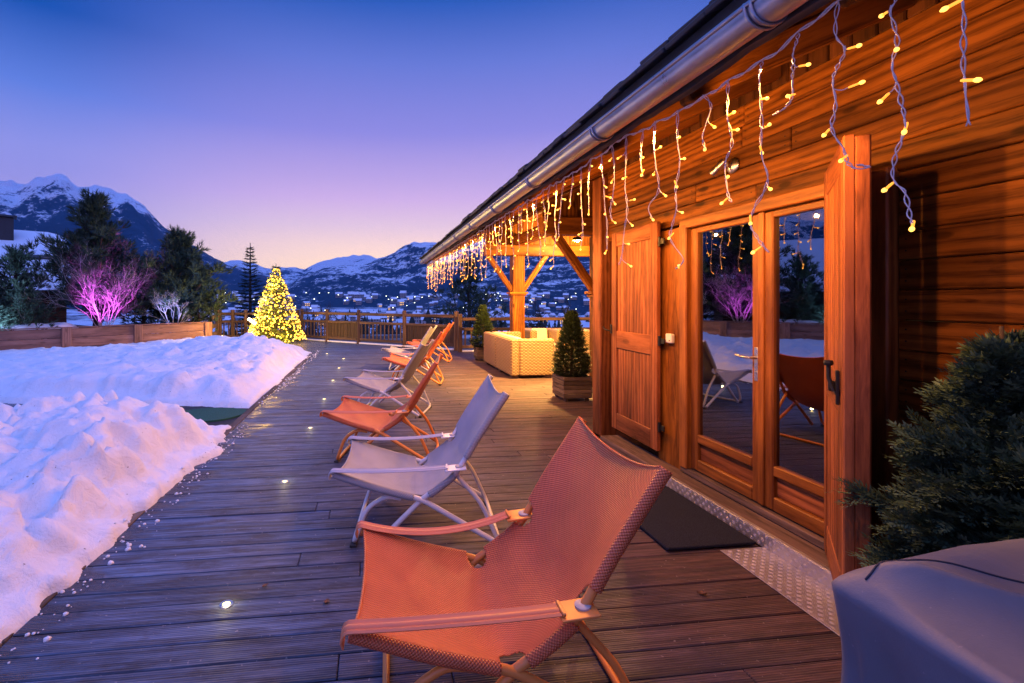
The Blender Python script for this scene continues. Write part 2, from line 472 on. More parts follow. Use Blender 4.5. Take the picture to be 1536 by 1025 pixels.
# ---------------------------------------------------------------- sky and sun
GLOW = Vector((math.sin(R(10)), math.cos(R(10)), 0))      # the afterglow stands over the valley end
def make_world():
    w = bpy.data.worlds.new('World'); S.world = w; w.use_nodes = True
    t = w.node_tree; n = t.nodes; l = t.links; n.clear()
    def nd(ty, **ins):
        x = n.new(ty)
        for k, v in ins.items():
            k = int(k[1:]) if k[0] == '_' else k
            if isinstance(v, bpy.types.NodeSocket): l.new(v, x.inputs[k])
            else: x.inputs[k].default_value = v
        return x
    tc = nd('ShaderNodeTexCoord').outputs['Generated']
    sp = nd('ShaderNodeSeparateXYZ', Vector=tc)
    def ramp(stops):
        r = nd('ShaderNodeValToRGB', Fac=sp.outputs['Z']); e = r.color_ramp.elements
        while len(e) < len(stops): e.new(.5)
        for el, (p, c, k) in zip(e, stops):
            q = lin(*c); el.position = p; el.color = (q[0] * k, q[1] * k, q[2] * k, 1)
        return r.outputs[0]
    warm = ramp([(0, (245, 190, 165), 1.3), (.075, (255, 218, 186), 1.25), (.115, (253, 217, 203), 1.15), (.155, (240, 208, 222), 1.06), (.21, (218, 182, 228), 1.08),
                 (.335, (150, 142, 224), 1), (.45, (104, 121, 209), 1), (.54, (34, 86, 178), 1), (.68, (74, 112, 225), 1.6), (1, (104, 140, 240), 2.0)])
    cool = ramp([(0, (170, 160, 222), 1), (.10, (196, 172, 230), 1), (.17, (176, 165, 234), 1), (.245, (158, 158, 234), 1), (.335, (100, 130, 222), 1),
                 (.44, (4, 76, 168), 1), (.56, (8, 66, 165), 1), (.70, (74, 112, 225), 1.6), (1, (104, 140, 240), 2.0)])
    rear = ramp([(0, (190, 140, 190), 1.0), (.12, (214, 158, 205), 1.0), (.32, (164, 150, 222), 1.0), (.55, (118, 142, 232), 1.5), (1, (104, 140, 240), 2.0)])
    # how far the direction is from the afterglow
    cr = nd('ShaderNodeCombineXYZ', X=sp.outputs['X'], Y=sp.outputs['Y'])
    nm = nd('ShaderNodeVectorMath', _0=cr.outputs[0]); nm.operation = 'NORMALIZE'
    dt = nd('ShaderNodeVectorMath', _0=nm.outputs[0], _1=GLOW); dt.operation = 'DOT_PRODUCT'
    mr = nd('ShaderNodeMapRange', Value=dt.outputs['Value']); mr.interpolation_type = 'SMOOTHSTEP'
    mr.inputs['From Min'].default_value = .72; mr.inputs['From Max'].default_value = .985
    mx = nd('ShaderNodeMix'); mx.data_type = 'RGBA'
    l.new(mr.outputs[0], mx.inputs[0]); l.new(cool, mx.inputs[6]); l.new(warm, mx.inputs[7])
    mr2 = nd('ShaderNodeMapRange', Value=dt.outputs['Value']); mr2.interpolation_type = 'SMOOTHSTEP'
    mr2.inputs['From Min'].default_value = .25; mr2.inputs['From Max'].default_value = -.55
    m2 = nd('ShaderNodeMix'); m2.data_type = 'RGBA'
    l.new(mr2.outputs[0], m2.inputs[0]); l.new(mx.outputs[2], m2.inputs[6]); l.new(rear, m2.inputs[7])
    bg = nd('ShaderNodeBackground', Color=m2.outputs[2], Strength=1.0)
    sky = n.new('ShaderNodeTexSky'); sky.sky_type = 'NISHITA'; sky.sun_disc = False
    sky.sun_elevation = R(SUN_EL); sky.sun_rotation = R(10)
    b2 = nd('ShaderNodeBackground', Color=sky.outputs[0], Strength=.006)
    ad = nd('ShaderNodeAddShader', _0=bg.outputs[0], _1=b2.outputs[0])
    o = nd('ShaderNodeOutputWorld'); l.new(ad.outputs[0], o.inputs['Surface'])
SUN_EL = 2.0
make_world()
sl = bpy.data.lights.new('sun', 'SUN'); sl.energy = .22; sl.angle = R(35); sl.color = (1, .66, .62)
sun = bpy.data.objects.new('sun', sl); COL.objects.link(sun)
sd = Vector((GLOW.x * math.cos(R(SUN_EL + 6)), GLOW.y * math.cos(R(SUN_EL + 6)), math.sin(R(SUN_EL + 6))))
sun.rotation_euler = sd.to_track_quat('Z', 'Y').to_euler()

# ---------------------------------------------------------------- ground sheet, out to the mountains
def ground_z(x, y):
    r = math.hypot(x, y - 4)
    z = -.14
    if r > 20:
        z -= min((r - 20) * .11, 24)
        z += 2.2 * sst(30, 200, r) * fbm(Vector((x * .012, y * .012, 3)), 4)
    return z
def make_ground():
    rings = [0, 3, 6, 9, 12, 15, 18, 19.5, 21, 23, 26, 30, 36, 44, 54, 66, 80, 100, 130, 165, 200, 240, 290, 350, 430, 520, 640, 800, 1000, 1300, 1700, 2300, 3200, 4200, 5500]
    n = 96; P = []
    for r in rings:
        row = []
        for k in range(n + 1):
            a = 2 * PI * k / n; x = r * math.sin(a); y = 4 + r * math.cos(a)
            row.append(Vector((x, y, ground_z(x, y))))
        P.append(row)
    b = MB(); b.grid(P)
    o = b.build('ground', M['valley'], smooth=True); tag(o, kind='structure')
    bm = bmesh.new(); bm.from_mesh(o.data); bmesh.ops.remove_doubles(bm, verts=bm.verts, dist=.001); bm.normal_update()
    bmesh.ops.recalc_face_normals(bm, faces=bm.faces); bm.to_mesh(o.data); bm.free()
make_ground()

def mountain(name, mat, pts, dist, front, z0, amp, freq, seed, cols=260, rows=80, power=1.25, fine=.010):
    """a real massif: its crest follows the skyline at its own distance, its flank runs down to the valley"""
    b = MB(); P = []
    x0, x1 = pts[0][0], pts[-1][0]
    def crest(px):
        for (ax, ay), (bx, by) in zip(pts, pts[1:]):
            if ax <= px <= bx:
                t = (px - ax) / (bx - ax)
                return ay + (by - ay) * t + 1.9 * fbm(Vector((px * .07, seed, 0)), 5)
        return pts[-1][1]
    T = [i / (rows - 1) for i in range(rows)] + [1.04, 1.10, 1.2, 1.4]
    for t in T:
        row = []
        for j in range(cols):
            px = x0 + (x1 - x0) * j / (cols - 1)
            d = dist - front + front * t
            q = at(px, HY, d)
            zr = H + dist * (HY - crest(px)) / F
            rel = zr - z0
            rg = noise.ridged_multi_fractal(Vector((q.x * freq, q.y * freq, seed)), .9, 2.1, 6, 1.0, 2.0) - 1.0
            sm = fbm(Vector((q.x * freq * 5, q.y * freq * 5, seed + 9)), 4)
            if t <= 1:
                e = rel * (t ** power)
                k = sst(0, .25, t) * (1 - .95 * sst(.70, 1, t))
                e += amp * rel * (rg * k) + rel * fine * sm * (1 + 1.5 * sst(.8, 1, t))
            else:
                e = rel * (1 - (t - 1) * 1.6) + amp * rel * rg * .4 * sst(1, 1.15, t)
            if t < 1: e = min(e, H + (zr - H) * d / dist * (.87 + .13 * t) - z0)      # nothing in front stands over the crest
            row.append(Vector((q.x, q.y, z0 + e)))
        P.append(row)
    b.grid(P)
    o = b.build(name, mat, smooth=True); return tag(o, kind='structure')
M['mt_a'] = mountain_mat('massif_rock_and_snow', 150, 800, .0042, amount=.76, band=1.6)
M['mt_b'] = mountain_mat('valley_side', -20, 600, .0065, amount=.78, band=4)
M['mt_c'] = mountain_mat('far_range', 150, 650, .003, amount=1.0)
M['mt_d'] = mountain_mat('wooded_hill', 0, 500, .014, amount=.80, band=6)
M['mt_e'] = mountain_mat('village_slope', -40, 400, .0075, amount=.52)
mountain('mountain', M['mt_a'], [(-900, 330), (-500, 300), (-200, 296), (-60, 282), (0, 278), (30, 284), (52, 271), (78, 264), (92, 261), (103, 268), (118, 281), (134, 279), (142, 277), (150, 277), (162, 281), (175, 287), (188, 291), (200, 297), (218, 310), (236, 333), (262, 353), (300, 374), (340, 398), (372, 409), (402, 415), (432, 431), (470, 452)],
         2600, 1350, -24, .20, .0018, 2.0, 420, 100, 1.05)
mountain('mountain', M['mt_c'], [(-300, 300), (-60, 270), (0, 269), (32, 276), (60, 281), (140, 330), (250, 390), (330, 395), (356, 390), (378, 394), (400, 403), (420, 402), (440, 401), (456, 404), (478, 394), (508, 386), (530, 383), (560, 385), (600, 390), (700, 380)],
         4100, 1500, 0, .14, .0014, 5.0, 260, 60)
mountain('mountain', M['mt_b'], [(395, 452), (425, 434), (455, 414), (482, 404), (515, 398), (548, 397), (572, 388), (592, 379), (606, 369), (620, 363), (640, 363), (662, 366), (720, 352), (800, 340), (900, 335), (1100, 322), (1500, 300), (1900, 320)],
         2300, 800, -24, .24, .0022, 8.0, 380, 90, 1.2)
mountain('mountain', M['mt_d'], [(540, 474), (575, 466), (606, 456), (635, 447), (670, 437), (720, 420), (790, 400), (860, 396), (950, 388), (1150, 372), (1500, 352), (1900, 360)],
         1200, 420, -25, .2, .0045, 12.0, 240, 50, 1.1)

# ---------------------------------------------------------------- the deck
def fence_right(y):
    return 8.6 if y < 14.0 else 2.62 - (y - 14.5) * (5.44 / 4.64) + .12
def make_deck():
    b = MB(); y = -3.0; pitch = .147; i = 0
    while y < 19.2:
        x0 = -1.70 if y < 13.4 else -6.2
        x1 = 2.506 if y < 5.3 else fence_right(y)
        x = x0; first = True
        rr = random.Random(i * 7 + 1)
        while x < x1 - .05:
            L = rr.uniform(2.4, 4.4) if not first else rr.uniform(1.2, 4.2); first = False
            e = min(x + L, x1)
            if x1 - e < .5: e = x1
            c = ((x + e) / 2, y + pitch / 2, -.014 + rr.uniform(-.0022, .0022))
            b.box(c, (e - x - .004, pitch - .0065, .028), Matrix.Rotation(rr.uniform(-.006, .006), 3, 'X'), .004, 0, rr.random())
            x = e
        y += pitch; i += 1
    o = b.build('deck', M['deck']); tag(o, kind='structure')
    # black slab put in as the shade below the gaps
    v = MB(); v.box((2.2, 8, -.075), (14, 23, .05), bev=.002)
    o = v.build('deck_gap_black', M['rubber']); tag(o, kind='structure')
make_deck()
b = MB()
for k in range(7):
    b.box((-1.75, -2.0 + k * 2.2 + 1.1, -.022), (.09, 2.19, .05))
tag(b.build('deck_edge_board', M['crate']), 'weathered grey border board running along the snow side of the deck', 'edging board')

# ---------------------------------------------------------------- shovelled snow
def snow_heap(name, x0, x1, y0, y1, st, hfun, label, z0=-.12):
    b = MB(); P = []; nx = int((x1 - x0) / st) + 1; ny = int((y1 - y0) / st) + 1
    for j in range(ny):
        row = []
        for i in range(nx):
            x = x0 + i * st; y = y0 + j * st
            h = hfun(x, y)
            p = Vector((x, y, 0))
            row.append(Vector((x + .05 * noise.noise(p * 6) * (h > .02), y + .05 * noise.noise(p * 6 + Vector((9, 9, 9))) * (h > .02), z0 + h)))
        P.append(row)
    vs = [p for r in P for p in r]; fs = []
    for j in range(ny - 1):
        for i in range(nx - 1):
            a = j * nx + i; q = (a, a + 1, a + nx + 1, a + nx)
            if max(vs[k].z for k in q) > z0 + .004: fs.append(q)
    used = sorted({k for f in fs for k in f}); mp = {k: i for i, k in enumerate(used)}
    b.add([vs[k] for k in used], [tuple(mp[k] for k in f) for f in fs])
    rr = random.Random(len(used))                        # crumbs broken off along the edge
    for k in range(int((y1 - y0) * 38)):
        y = rr.uniform(y0 + .6, y1 - .6); x = -1.56 + rr.gauss(0, .07) - .05; g = rr.uniform(.004, .012) * rr.choice((.6, 1, 1.5))
        if hfun(x - .2, y) < .03: continue
        z = max(0, hfun(x, y) + z0) ; o = Vector((x, y, z + g * .1)); n_ = 6; V = []
        for (ct, zz) in ((.55, -.6), (1, -.1), (.8, .45), (.25, .75)):
            for q in range(n_): V.append(o + Vector((math.cos(2 * PI * q / n_) * ct * rr.uniform(.75, 1.25), math.sin(2 * PI * q / n_) * ct * rr.uniform(.75, 1.25), zz * rr.uniform(.8, 1.2))) * g)
        b.add(V, [(i * n_ + q, i * n_ + (q + 1) % n_, (i + 1) * n_ + (q + 1) % n_, (i + 1) * n_ + q) for i in range(3) for q in range(n_)] + [tuple(range(3 * n_, 4 * n_))])
    o = b.build(name, M['snow'], smooth=True)
    return tag(o, label, 'snow bank')
def lumps(x, y):
    p = Vector((x, y, 0))
    n1 = fbm(p * .7, 3); n2 = noise.noise(p * 2.3 + Vector((3, 1, 7)))
    v = noise.voronoi(p * 2.6 + Vector((noise.noise(p * 2) * .6, noise.noise(p * 2 + Vector((5, 5, 5))) * .6, 0)))[0]
    v2 = noise.voronoi(p * 6.5 + Vector((noise.noise(p * 5) * .5, 0, 0)))[0]
    cl = .24 * math.sqrt(max(0, 1 - min(1, v[0] * 1.35))) + .085 * math.sqrt(max(0, 1 - min(1, v2[0] * 1.2)))
    w_ = Vector((noise.noise(p * 3) * .14, noise.noise(p * 3 + Vector((8, 2, 0))) * .14, 0)); d_, q_ = noise.voronoi((p + w_) * 3.4)
    ck = .085 * noise.cell(q_[0] * 7.3) * sst(0, .22, d_[1] - d_[0]) - .030 * math.exp(-(d_[1] - d_[0]) / .07)
    rg = noise.ridged_multi_fractal(Vector((x * .95 + 4, y * .95, 6)), .8, 2.2, 5, 1.0, 2.0) - 1.1
    return n1 * .10 + n2 * .05 + cl * .45 + .055 * rg + ck * sst(-.25, .3, noise.noise(p * .9 + Vector((2, 9, 4)))) + .035 * abs(noise.noise(p * 6)) + .030 * noise.noise(p * 9 + Vector((0, 0, 3))) * (.5 + n2) + .016 * noise.noise(p * 21) + .010 * abs(noise.noise(p * 37))
def near_h(x, y):
    e = -1.64 - x + .13 * noise.noise(Vector((y * .9, 0, 4))) + .09 * noise.noise(Vector((y * 3.1, 5, 1))) + .05 * noise.noise(Vector((y * 9, 0, 7))) + .05 * noise.noise(Vector((y * 4, 0, 1)))
    f = 6.25 + .03 * (-1.8 - x) * 10 * .6 - y + .25 * noise.noise(Vector((x * .8, 7, 0)))
    f -= .45 * sst(1.6, 3.4, -x - 1.8)
    f2 = y + .4
    edge = min(e, f * .9, f2)
    if edge <= 0: return 0
    fr = .128 * sst(0, .05, edge) + .02 * sst(.04, .12, edge) + sst(.12, .55, edge) * .24 * (.75 + .5 * noise.noise(Vector((x * 2.6, y * 2.6, 2)))) + .10 * sst(.4, 1.4, edge)
    k = .30 * sst(.0, .08, edge) + .70 * sst(.10, .42, edge)
    h = fr + 1.40 * lumps(x, y) * k + .10 * sst(3.5, 5.6, y) * sst(.2, 1.2, edge)
    h -= .10 * sst(2.5, 5, -x - 1.8) * k
    h *= 1 - .62 * sst(1.6, 3.6, -x - 1.8) * sst(3.6, 6.0, y)
    return max(.012 * sst(0, .02, edge), h)
def far_h(x, y):
    e = -1.76 - x + .06 * noise.noise(Vector((y * 8, 0, 7))) + .13 * noise.noise(Vector((y * .8, 3, 4))) + .05 * noise.noise(Vector((y * 4, 0, 5)))
    back = 14.3 + .35 * noise.noise(Vector((x * .9, 2, 0))) - y
    front = y - (7.35 + .235 * (-1.8 - x)) + .2 * noise.noise(Vector((x * .8, 1, 9)))
    edge = min(e * .8, front * .8, back)
    # the garden beyond is level snow, up to the timber wall
    lvl = min(front * .8, e * .8)
    if lvl <= 0: return 0
    crest = .30 * math.exp(-((x + 3.9) / 1.25) ** 2 - ((y - 12.9) / 1.15) ** 2) + .20 * math.exp(-((x + 2.9) / .75) ** 2) * sst(8.6, 12.0, y) * (1 - .6 * sst(12.4, 13.6, y))
    fr = .128 * sst(0, .05, lvl) + .02 * sst(.04, .12, lvl) + sst(.10, .46, lvl) * .18 + crest * sst(.05, .6, edge)
    k = .12 * sst(.0, .06, lvl) + .88 * sst(.10, .45, lvl)
    if back < 0: fr *= max(0, 1 + back * 1.1) if x > -5 else 1
    h = fr + lumps(x + 20, y) * k * (.85 - .30 * sst(4.5, 7, -x)) * (1 if back > 0 or x < -5 else max(0, 1 + back * 1.5))
    return max(.0, h)
snow_heap('snow_bank', -9.5, -1.55, -.4, 6.9, .030, near_h, 'low lumpy snow bank along the deck edge, nearest the camera')
snow_heap('snow_bank', -13.0, -1.55, 6.8, 17.2, .055, far_h, 'long snow bank rising to a rounded peak before the lit Christmas tree')
# cleared strip between the banks
b = MB()
for k in range(34):
    b.box((-1.95 - k * .3 - .15, 6.95 + (k * .3) * .25, -.075), (.30, .95, .03), R(-14), .004, 1)
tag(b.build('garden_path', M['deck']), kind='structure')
b = MB(); pr = []
for k in range(28):
    a = 2 * PI * k / 28; pr.append((-2.32 + .52 * math.cos(a) * (1 + .08 * math.sin(3 * a)), 6.98 + .40 * math.sin(a)))
b.prism(pr, -.058, -.028)
tag(b.build('turf_mat', M['turf']), 'patch of dark green artificial turf lying between the two snow banks', 'turf mat')
# ---------------------------------------------------------------- chalet
W = 2.73; CO = (W, 5.28, 0)
chalet = thing('chalet', CO, 'timber chalet with glazed double door, shutters and an open roofed porch', 'chalet')
def part(b, name, mat, smooth=False, parent=None, label=None, sharp=None):
    o = b.build(name, mat, parent or chalet, CO, smooth, sharp)
    if label: o['label'] = label
    return o
def soffit(x): return 2.56 + (x - 1.40) * .45
DL, DR, DT = 3.79, 2.13, 2.25                     # door opening: left, right, top
# log-board walls
nails = []
b = MB(); z = .10; i = 0
while z < 3.02:
    hgt = .155; zc = z + hgt / 2
    for (ya, yb) in ((-3.0, DR), (4.17, 5.15)) if z < DT - .02 else ((-3.0, 1.2), (1.2, 5.15)):
        if z < DT and yb == 5.15: continue
        cuts = [ya, yb] if yb - ya < 2.4 else [ya] + sorted(random.uniform(ya + .8, yb - .8) for _ in range(1)) + [yb]
        for c0, c1 in zip(cuts, cuts[1:]):
            b.box((W + .045 + random.uniform(0, .005), (c0 + c1) / 2, zc), (.09, c1 - c0 - .003, hgt - .005), None, .006)
            for yn in [c0 + .04, c1 - .04]: nails.append((yn, zc + .03)); nails.append((yn, zc - .03))
    z += hgt; i += 1
b.cur = 1
for yn, zn in nails: b.lathe([(.0045, 0), (.0045, .0015)], 8, (W - .0002, yn, zn), m3=Matrix.Rotation(R(-90), 3, 'Y'))
part(b, 'wall', [M['larch'], M['iron']])
b = MB(); y = -3.0
while y < 5.1:
    b.box((W + .05, y + .07, 3.155), (.06, .132, .21), None, .008); y += .138
part(b, 'upper_boarding', M['larch_dark'])
b = MB(); b.box((W + .03, 3.97, 1.16), (.10, .365, 2.17), None, .01); part(b, 'jamb_board', M['larch'], label='vertical knotty board carrying the white wall box')
b = MB(); b.box((W + .01, 5.24, 1.52), (.20, .20, 3.02), None, .012); part(b, 'corner_post', M['larch_red'])
for c_, s_ in (((W + 2.7, 5.30, 1.7), (5.2, .10, 3.4)), ((W + 5.3, 1.1, 1.7), (.1, 8.3, 3.4)), ((W + 2.7, -3.05, 1.7), (5.4, .1, 3.4))):
    b = MB(); b.box(c_, s_, None, .01); part(b, 'outer_wall', M['larch_dark'])
b = MB(); b.box((W + 2.65, 1.1, .04), (5.1, 8.2, .08), None, .002); part(b, 'room_floor', M['larch_dark'])
b = MB(); b.box((W + 2.65, 1.1, 2.75), (5.0, 8.2, .04), None, .002); part(b, 'room_ceiling', M['larch_dark'])
b = MB(); b.box((4.9, 5.0, 1.35), (.06, .26, 1.35), None, .004); part(b, 'inner_glow_strip', M['window_lit'], label='narrow glowing strip seen through the left door pane')  # self-lit board set inside the room behind the glass
# threshold and door
b = MB(); b.box((2.62, 2.6, .052), (.215, 4.6, .095), None, .006); part(b, 'threshold', M['sill_wood'])
b = MB(); b.box((W + .02, 2.96, .130), (.14, 1.66, .05), None, .006); part(b, 'door_sill', M['sill_wood'])
b = MB()
for y in (DL - .045, DR + .045): b.box((W + .0, y, 1.20), (.12, .09, 2.1), None, .008)
b.box((W + .0, (DL + DR) / 2, DT + .004), (.118, DL - DR, .085), None, .008)
part(b, 'door_frame', M['door_wood'])
def leaf(ya, yb, handle):
    b = MB(); x = W + .012; w = .085; z0, z1 = .165, 2.205
    for y in (ya + w / 2, yb - w / 2): b.box((x, y, (z0 + z1) / 2), (.065, w, z1 - z0), None, .008)
    for (zc, h) in ((z1 - .022, .044), (.212, .094), (.435, .07)): b.box((x, (ya + yb) / 2, zc), (.0642, yb - ya - 2 * w, h), None, .007)
    o = part(b, 'door_leaf', M['door_wood'])
    b = MB(); b.box((x + .012, (ya + yb) / 2, .33), (.03, yb - ya - 2 * w, .145), None, .012, 1); part(b, 'kick_panel', M['larch_red'], parent=o)
    b = MB()
    b.box((x, (ya + yb) / 2, (.47 + z1 - .044) / 2), (.006, yb - ya - 2 * w + .004, z1 - .044 - .47 + .004), None, .001); part(b, 'pane', M['glass'], parent=o)
    if handle:
        b = MB(); hy = ya + .042; hx = x - .034
        b.box((hx, hy, 1.145), (.008, .034, .24), None, .003)
        b.tube([(hx, hy, 1.19), (hx - .055, hy, 1.19)], .010, 10)
        b.tube(fillet([(hx - .05, hy - .006, 1.19), (hx - .054, hy + .07, 1.19), (hx - .048, hy + .135, 1.197)], .02), .0085, 10)
        b.lathe([(.009, 0), (.009, .006)], 12, (hx - .009, hy, 1.085), m3=Matrix.Rotation(R(90), 3, 'Y'))
        part(b, 'handle', M['steel'], True, o, sharp=40)
leaf(2.962, DL - .092, True); leaf(DR + .092, 2.956, False)
b = MB(); b.box((W - .024, 2.959, 1.19), (.02, .05, 2.04), None, .006); part(b, 'meeting_rail', M['door_wood'])
# closed-back shutter, folded flat on the wall
def shutter_mesh(L, z0, z1, front=1):
    """local: x along the leaf, y out of its face"""
    b = MB(); t = .042; w = .105
    for x in (w / 2, L - w / 2): b.box((x, 0, (z0 + z1) / 2), (w, t, z1 - z0), None, .006)
    for (zc, h) in ((z1 - .075, .15), (z0 + .09, .18), ((z0 + z1) / 2 - .09, .19)): b.box((L / 2, .001 * front, zc), (L - 2 * w + .002, t - .002, h), None, .006)
    return b
def shutter_panel(L, z0, z1):
    b = MB(); w = .105; n = 4; st = (L - 2 * w) / n
    for k in range(n): b.box((w + st * (k + .5), -.004, (z0 + z1) / 2), (st - .003, .022, z1 - z0 - .2), None, .005, 2)
    return b
def place(b, loc, ang):
    m = Matrix.Translation(loc) @ Matrix.Rotation(ang, 4, 'Z')
    b.v = [tuple(m @ Vector(p)) for p in b.v]; return b
LS = .85
sh = part(place(shutter_mesh(LS, .19, 2.33), (2.655, 4.055, 0), R(89.0)), 'shutter', M['larch_red'], label='board shutter folded back flat on the wall')
part(place(shutter_panel(LS, .19, 2.33), (2.655, 4.055, 0), R(89.0)), 'shutter_boards', M['larch_red'], parent=sh)
b = MB()
for zc in (.42, 1.22, 2.14):
    b = MB(); b.tube([(2.65, 4.035, zc - .045), (2.65, 4.035, zc + .045)], .014, 10); b.box((2.655, 4.0, zc), (.012, .06, .05), None, .002)
    part(b, 'hinge', M['iron'], True, sh, sharp=40)
b = MB(); b.box((2.622, 4.86, 1.28), (.012, .03, .10), None, .003); b.tube([(2.61, 4.87, 1.26), (2.58, 4.91, 1.27), (2.57, 4.94, 1.30)], .008, 8); part(b, 'latch', M['iron'], parent=sh)
# standing shutter swung out into the picture
e0 = Vector((2.655, 2.43, 0)); e1 = Vector((2.12, 1.845, 0)); ang = math.atan2(e1.y - e0.y, e1.x - e0.x); LO = (e1 - e0).length
s2 = part(place(shutter_mesh(LO, .14, 2.34), e0, ang), 'shutter', M['larch_red'], label='board shutter standing open towards the viewer')
part(place(shutter_panel(LO, .14, 2.34), e0, ang), 'shutter_boards', M['larch_red'], parent=s2)
b = MB(); b.box((LO - .03, .045, 1.24), (.06, .055, 2.18), None, .006); part(place(b, e0, ang), 'closing_batten', M['larch_red'], parent=s2)
nf = Vector((math.sin(ang), -math.cos(ang), 0)); tf = (e1 - e0).normalized()
b = MB(); fp = e1 - tf * .085 + nf * -.0
fc = -1 if (nf.dot(Vector((0, 0, 0)) - e1)) < 0 else 1
q = e1 - tf * .10 + nf * fc * .03
m3 = Matrix((tf, nf * fc, Vector((0, 0, 1)))).transposed()
b.box(q + Vector((0, 0, 1.19)), (.028, .014, .16), m3, .003)
b.box(q + tf * -.035 + Vector((0, 0, 1.165)), (.085, .018, .028), m3, .004)
b.tube([q + nf * fc * .012 + Vector((0, 0, 1.17)), q + nf * fc * .03 - tf * .02 + Vector((0, 0, 1.23)), q + nf * fc * .03 - tf * .03 + Vector((0, 0, 1.29))], .009, 8)
b.lathe([(.017, -.012), (.02, 0), (.017, .012)], 12, q + nf * fc * .03 - tf * .03 + Vector((0, 0, 1.30)))
b.box(q - tf * .075 + nf * fc * .012 + Vector((0, 0, 1.185)), (.022, .03, .05), m3, .006)
part(b, 'latch', M['iron'], parent=s2)
# roof
YA, YB = -3.0, 12.3
def slab(xa, xb, off, th, ya, yb, b, st=None):
    za, zb = soffit(xa) + off, soffit(xb) + off
    b.add([(xa, ya, za), (xb, ya, zb), (xb, yb, zb), (xa, yb, za), (xa, ya, za + th), (xb, ya, zb + th), (xb, yb, zb + th), (xa, yb, za + th)],
          [(0, 3, 2, 1), (4, 5, 6, 7), (0, 1, 5, 4), (1, 2, 6, 5), (2, 3, 7, 6), (3, 0, 4, 7)])
b = MB(); x = 1.40
while x < 6.4:
    slab(x, x + .142, .10, .022, YA, YB, b); x += .145
for v in range(len(b.gp)): b.gp[v] = (b.gp[v][1], b.gp[v][0], b.gp[v][2])
part(b, 'soffit', M['larch_dark'])
b = MB(); slab(1.32, 6.45, .125, .05, YA, YB + .05, b)
b.add([(6.4, YA, soffit(6.4) + .12), (11.5, YA, 2.6), (11.5, YB + .05, 2.6), (6.4, YB + .05, soffit(6.4) + .12), (6.4, YA, soffit(6.4) + .18), (11.5, YA, 2.66), (11.5, YB + .05, 2.66), (6.4, YB + .05, soffit(6.4) + .18)],
      [(0, 3, 2, 1), (4, 5, 6, 7), (0, 1, 5, 4), (1, 2, 6, 5), (2, 3, 7, 6), (3, 0, 4, 7)])
part(b, 'roof', M['slate'])
roof = [o for o in chalet.children if o.name.startswith('roof')][0]
b = MB(); rr = random.Random(3); y = YA            # ragged slates along the eave
while y < YB:
    w = rr.uniform(.16, .27); up = .030 if y < 6.3 else 0
    for lay in range(2 if y < 6.3 else 1):
        b.box((1.37 + rr.uniform(-.012, .012) + lay * .02, y + w / 2, soffit(1.38) + .185 + lay * .032 + rr.uniform(0, .006)), (.22, w - .006, .022), Matrix.Rotation(-R(24), 3, 'Y') @ Matrix.Rotation(rr.uniform(-.03, .03), 3, 'X'), .004)
    y += w
part(b, 'eave_slate', M['slate'], parent=roof)
# rafters, ends trimmed to a point
yk = -2.63
while yk < YB:
    b = MB(); a = Vector((1.50, yk, soffit(1.50) + .015)); c = Vector((6.2, yk, soffit(6.2) + .015))
    b.beam(a, c, .10, .15, (0, 0, 1), .012)
    part(b, 'rafter', M['larch']); yk += .79
b = MB(); P = []; rr = random.Random(11); n = 150
for k in range(n):                                   # waney fascia board under the gutter
    y = YA + (YB - YA) * k / (n - 1); w = .014 * noise.noise(Vector((y * 2.3, 0, 0))) + .012 * noise.noise(Vector((y * 7, 0, 0)))
    P.append([Vector((1.438, y, 2.685)), Vector((1.405, y, 2.685)), Vector((1.405, y, 2.545 + w)), Vector((1.438, y, 2.540 + w)), Vector((1.438, y, 2.685))])
gp = [Vector((p.y, p.x, p.z)) for r_ in P for p in r_]
b.grid(P, gp=gp); part(b, 'fascia', M['old_board'])
b = MB(); P = []                                     # half-round gutter with a rolled rim
ang_l = [R(a) for a in range(180, 361, 12)]
prof = [(1.335 - .066 + .010 * math.cos(t), 2.603 + .010 * math.sin(t)) for t in [R(a) for a in range(0, 331, 33)]] + [(1.335 + .066 * math.cos(a), 2.600 + .066 * math.sin(a)) for a in ang_l] + [(1.335 + .060 * math.cos(a), 2.600 + .060 * math.sin(a)) for a in reversed(ang_l)]
for y in [YA + (YB - YA) * k / 60 for k in range(61)]: P.append([Vector((x, y, z)) for x, z in prof])
b.grid(P)
part(b, 'gutter', M['zinc'], True, sharp=50)
gut = [o for o in chalet.children if o.name.startswith('gutter')][0]
b = MB(); b.lathe([(.001, -.006), (.066, -.004), (.066, .004), (.001, .006)], 24, (1.335, YB, 2.60), m3=Matrix.Rotation(R(90), 3, 'X')); part(b, 'end_cap', M['zinc'], parent=gut)
for y in [k * 1.14 + .30 for k in range(11)]:
    b = MB(); pts = [(1.335 + .071 * math.cos(R(a)), y, 2.60 + .071 * math.sin(R(a))) for a in range(172, 361, 12)]
    for dy in (-.013, .013): b.tube([(p[0], p[1] + dy, p[2]) for p in pts], .006, 6)
    part(b, 'bracket', M['zinc'], True, gut)
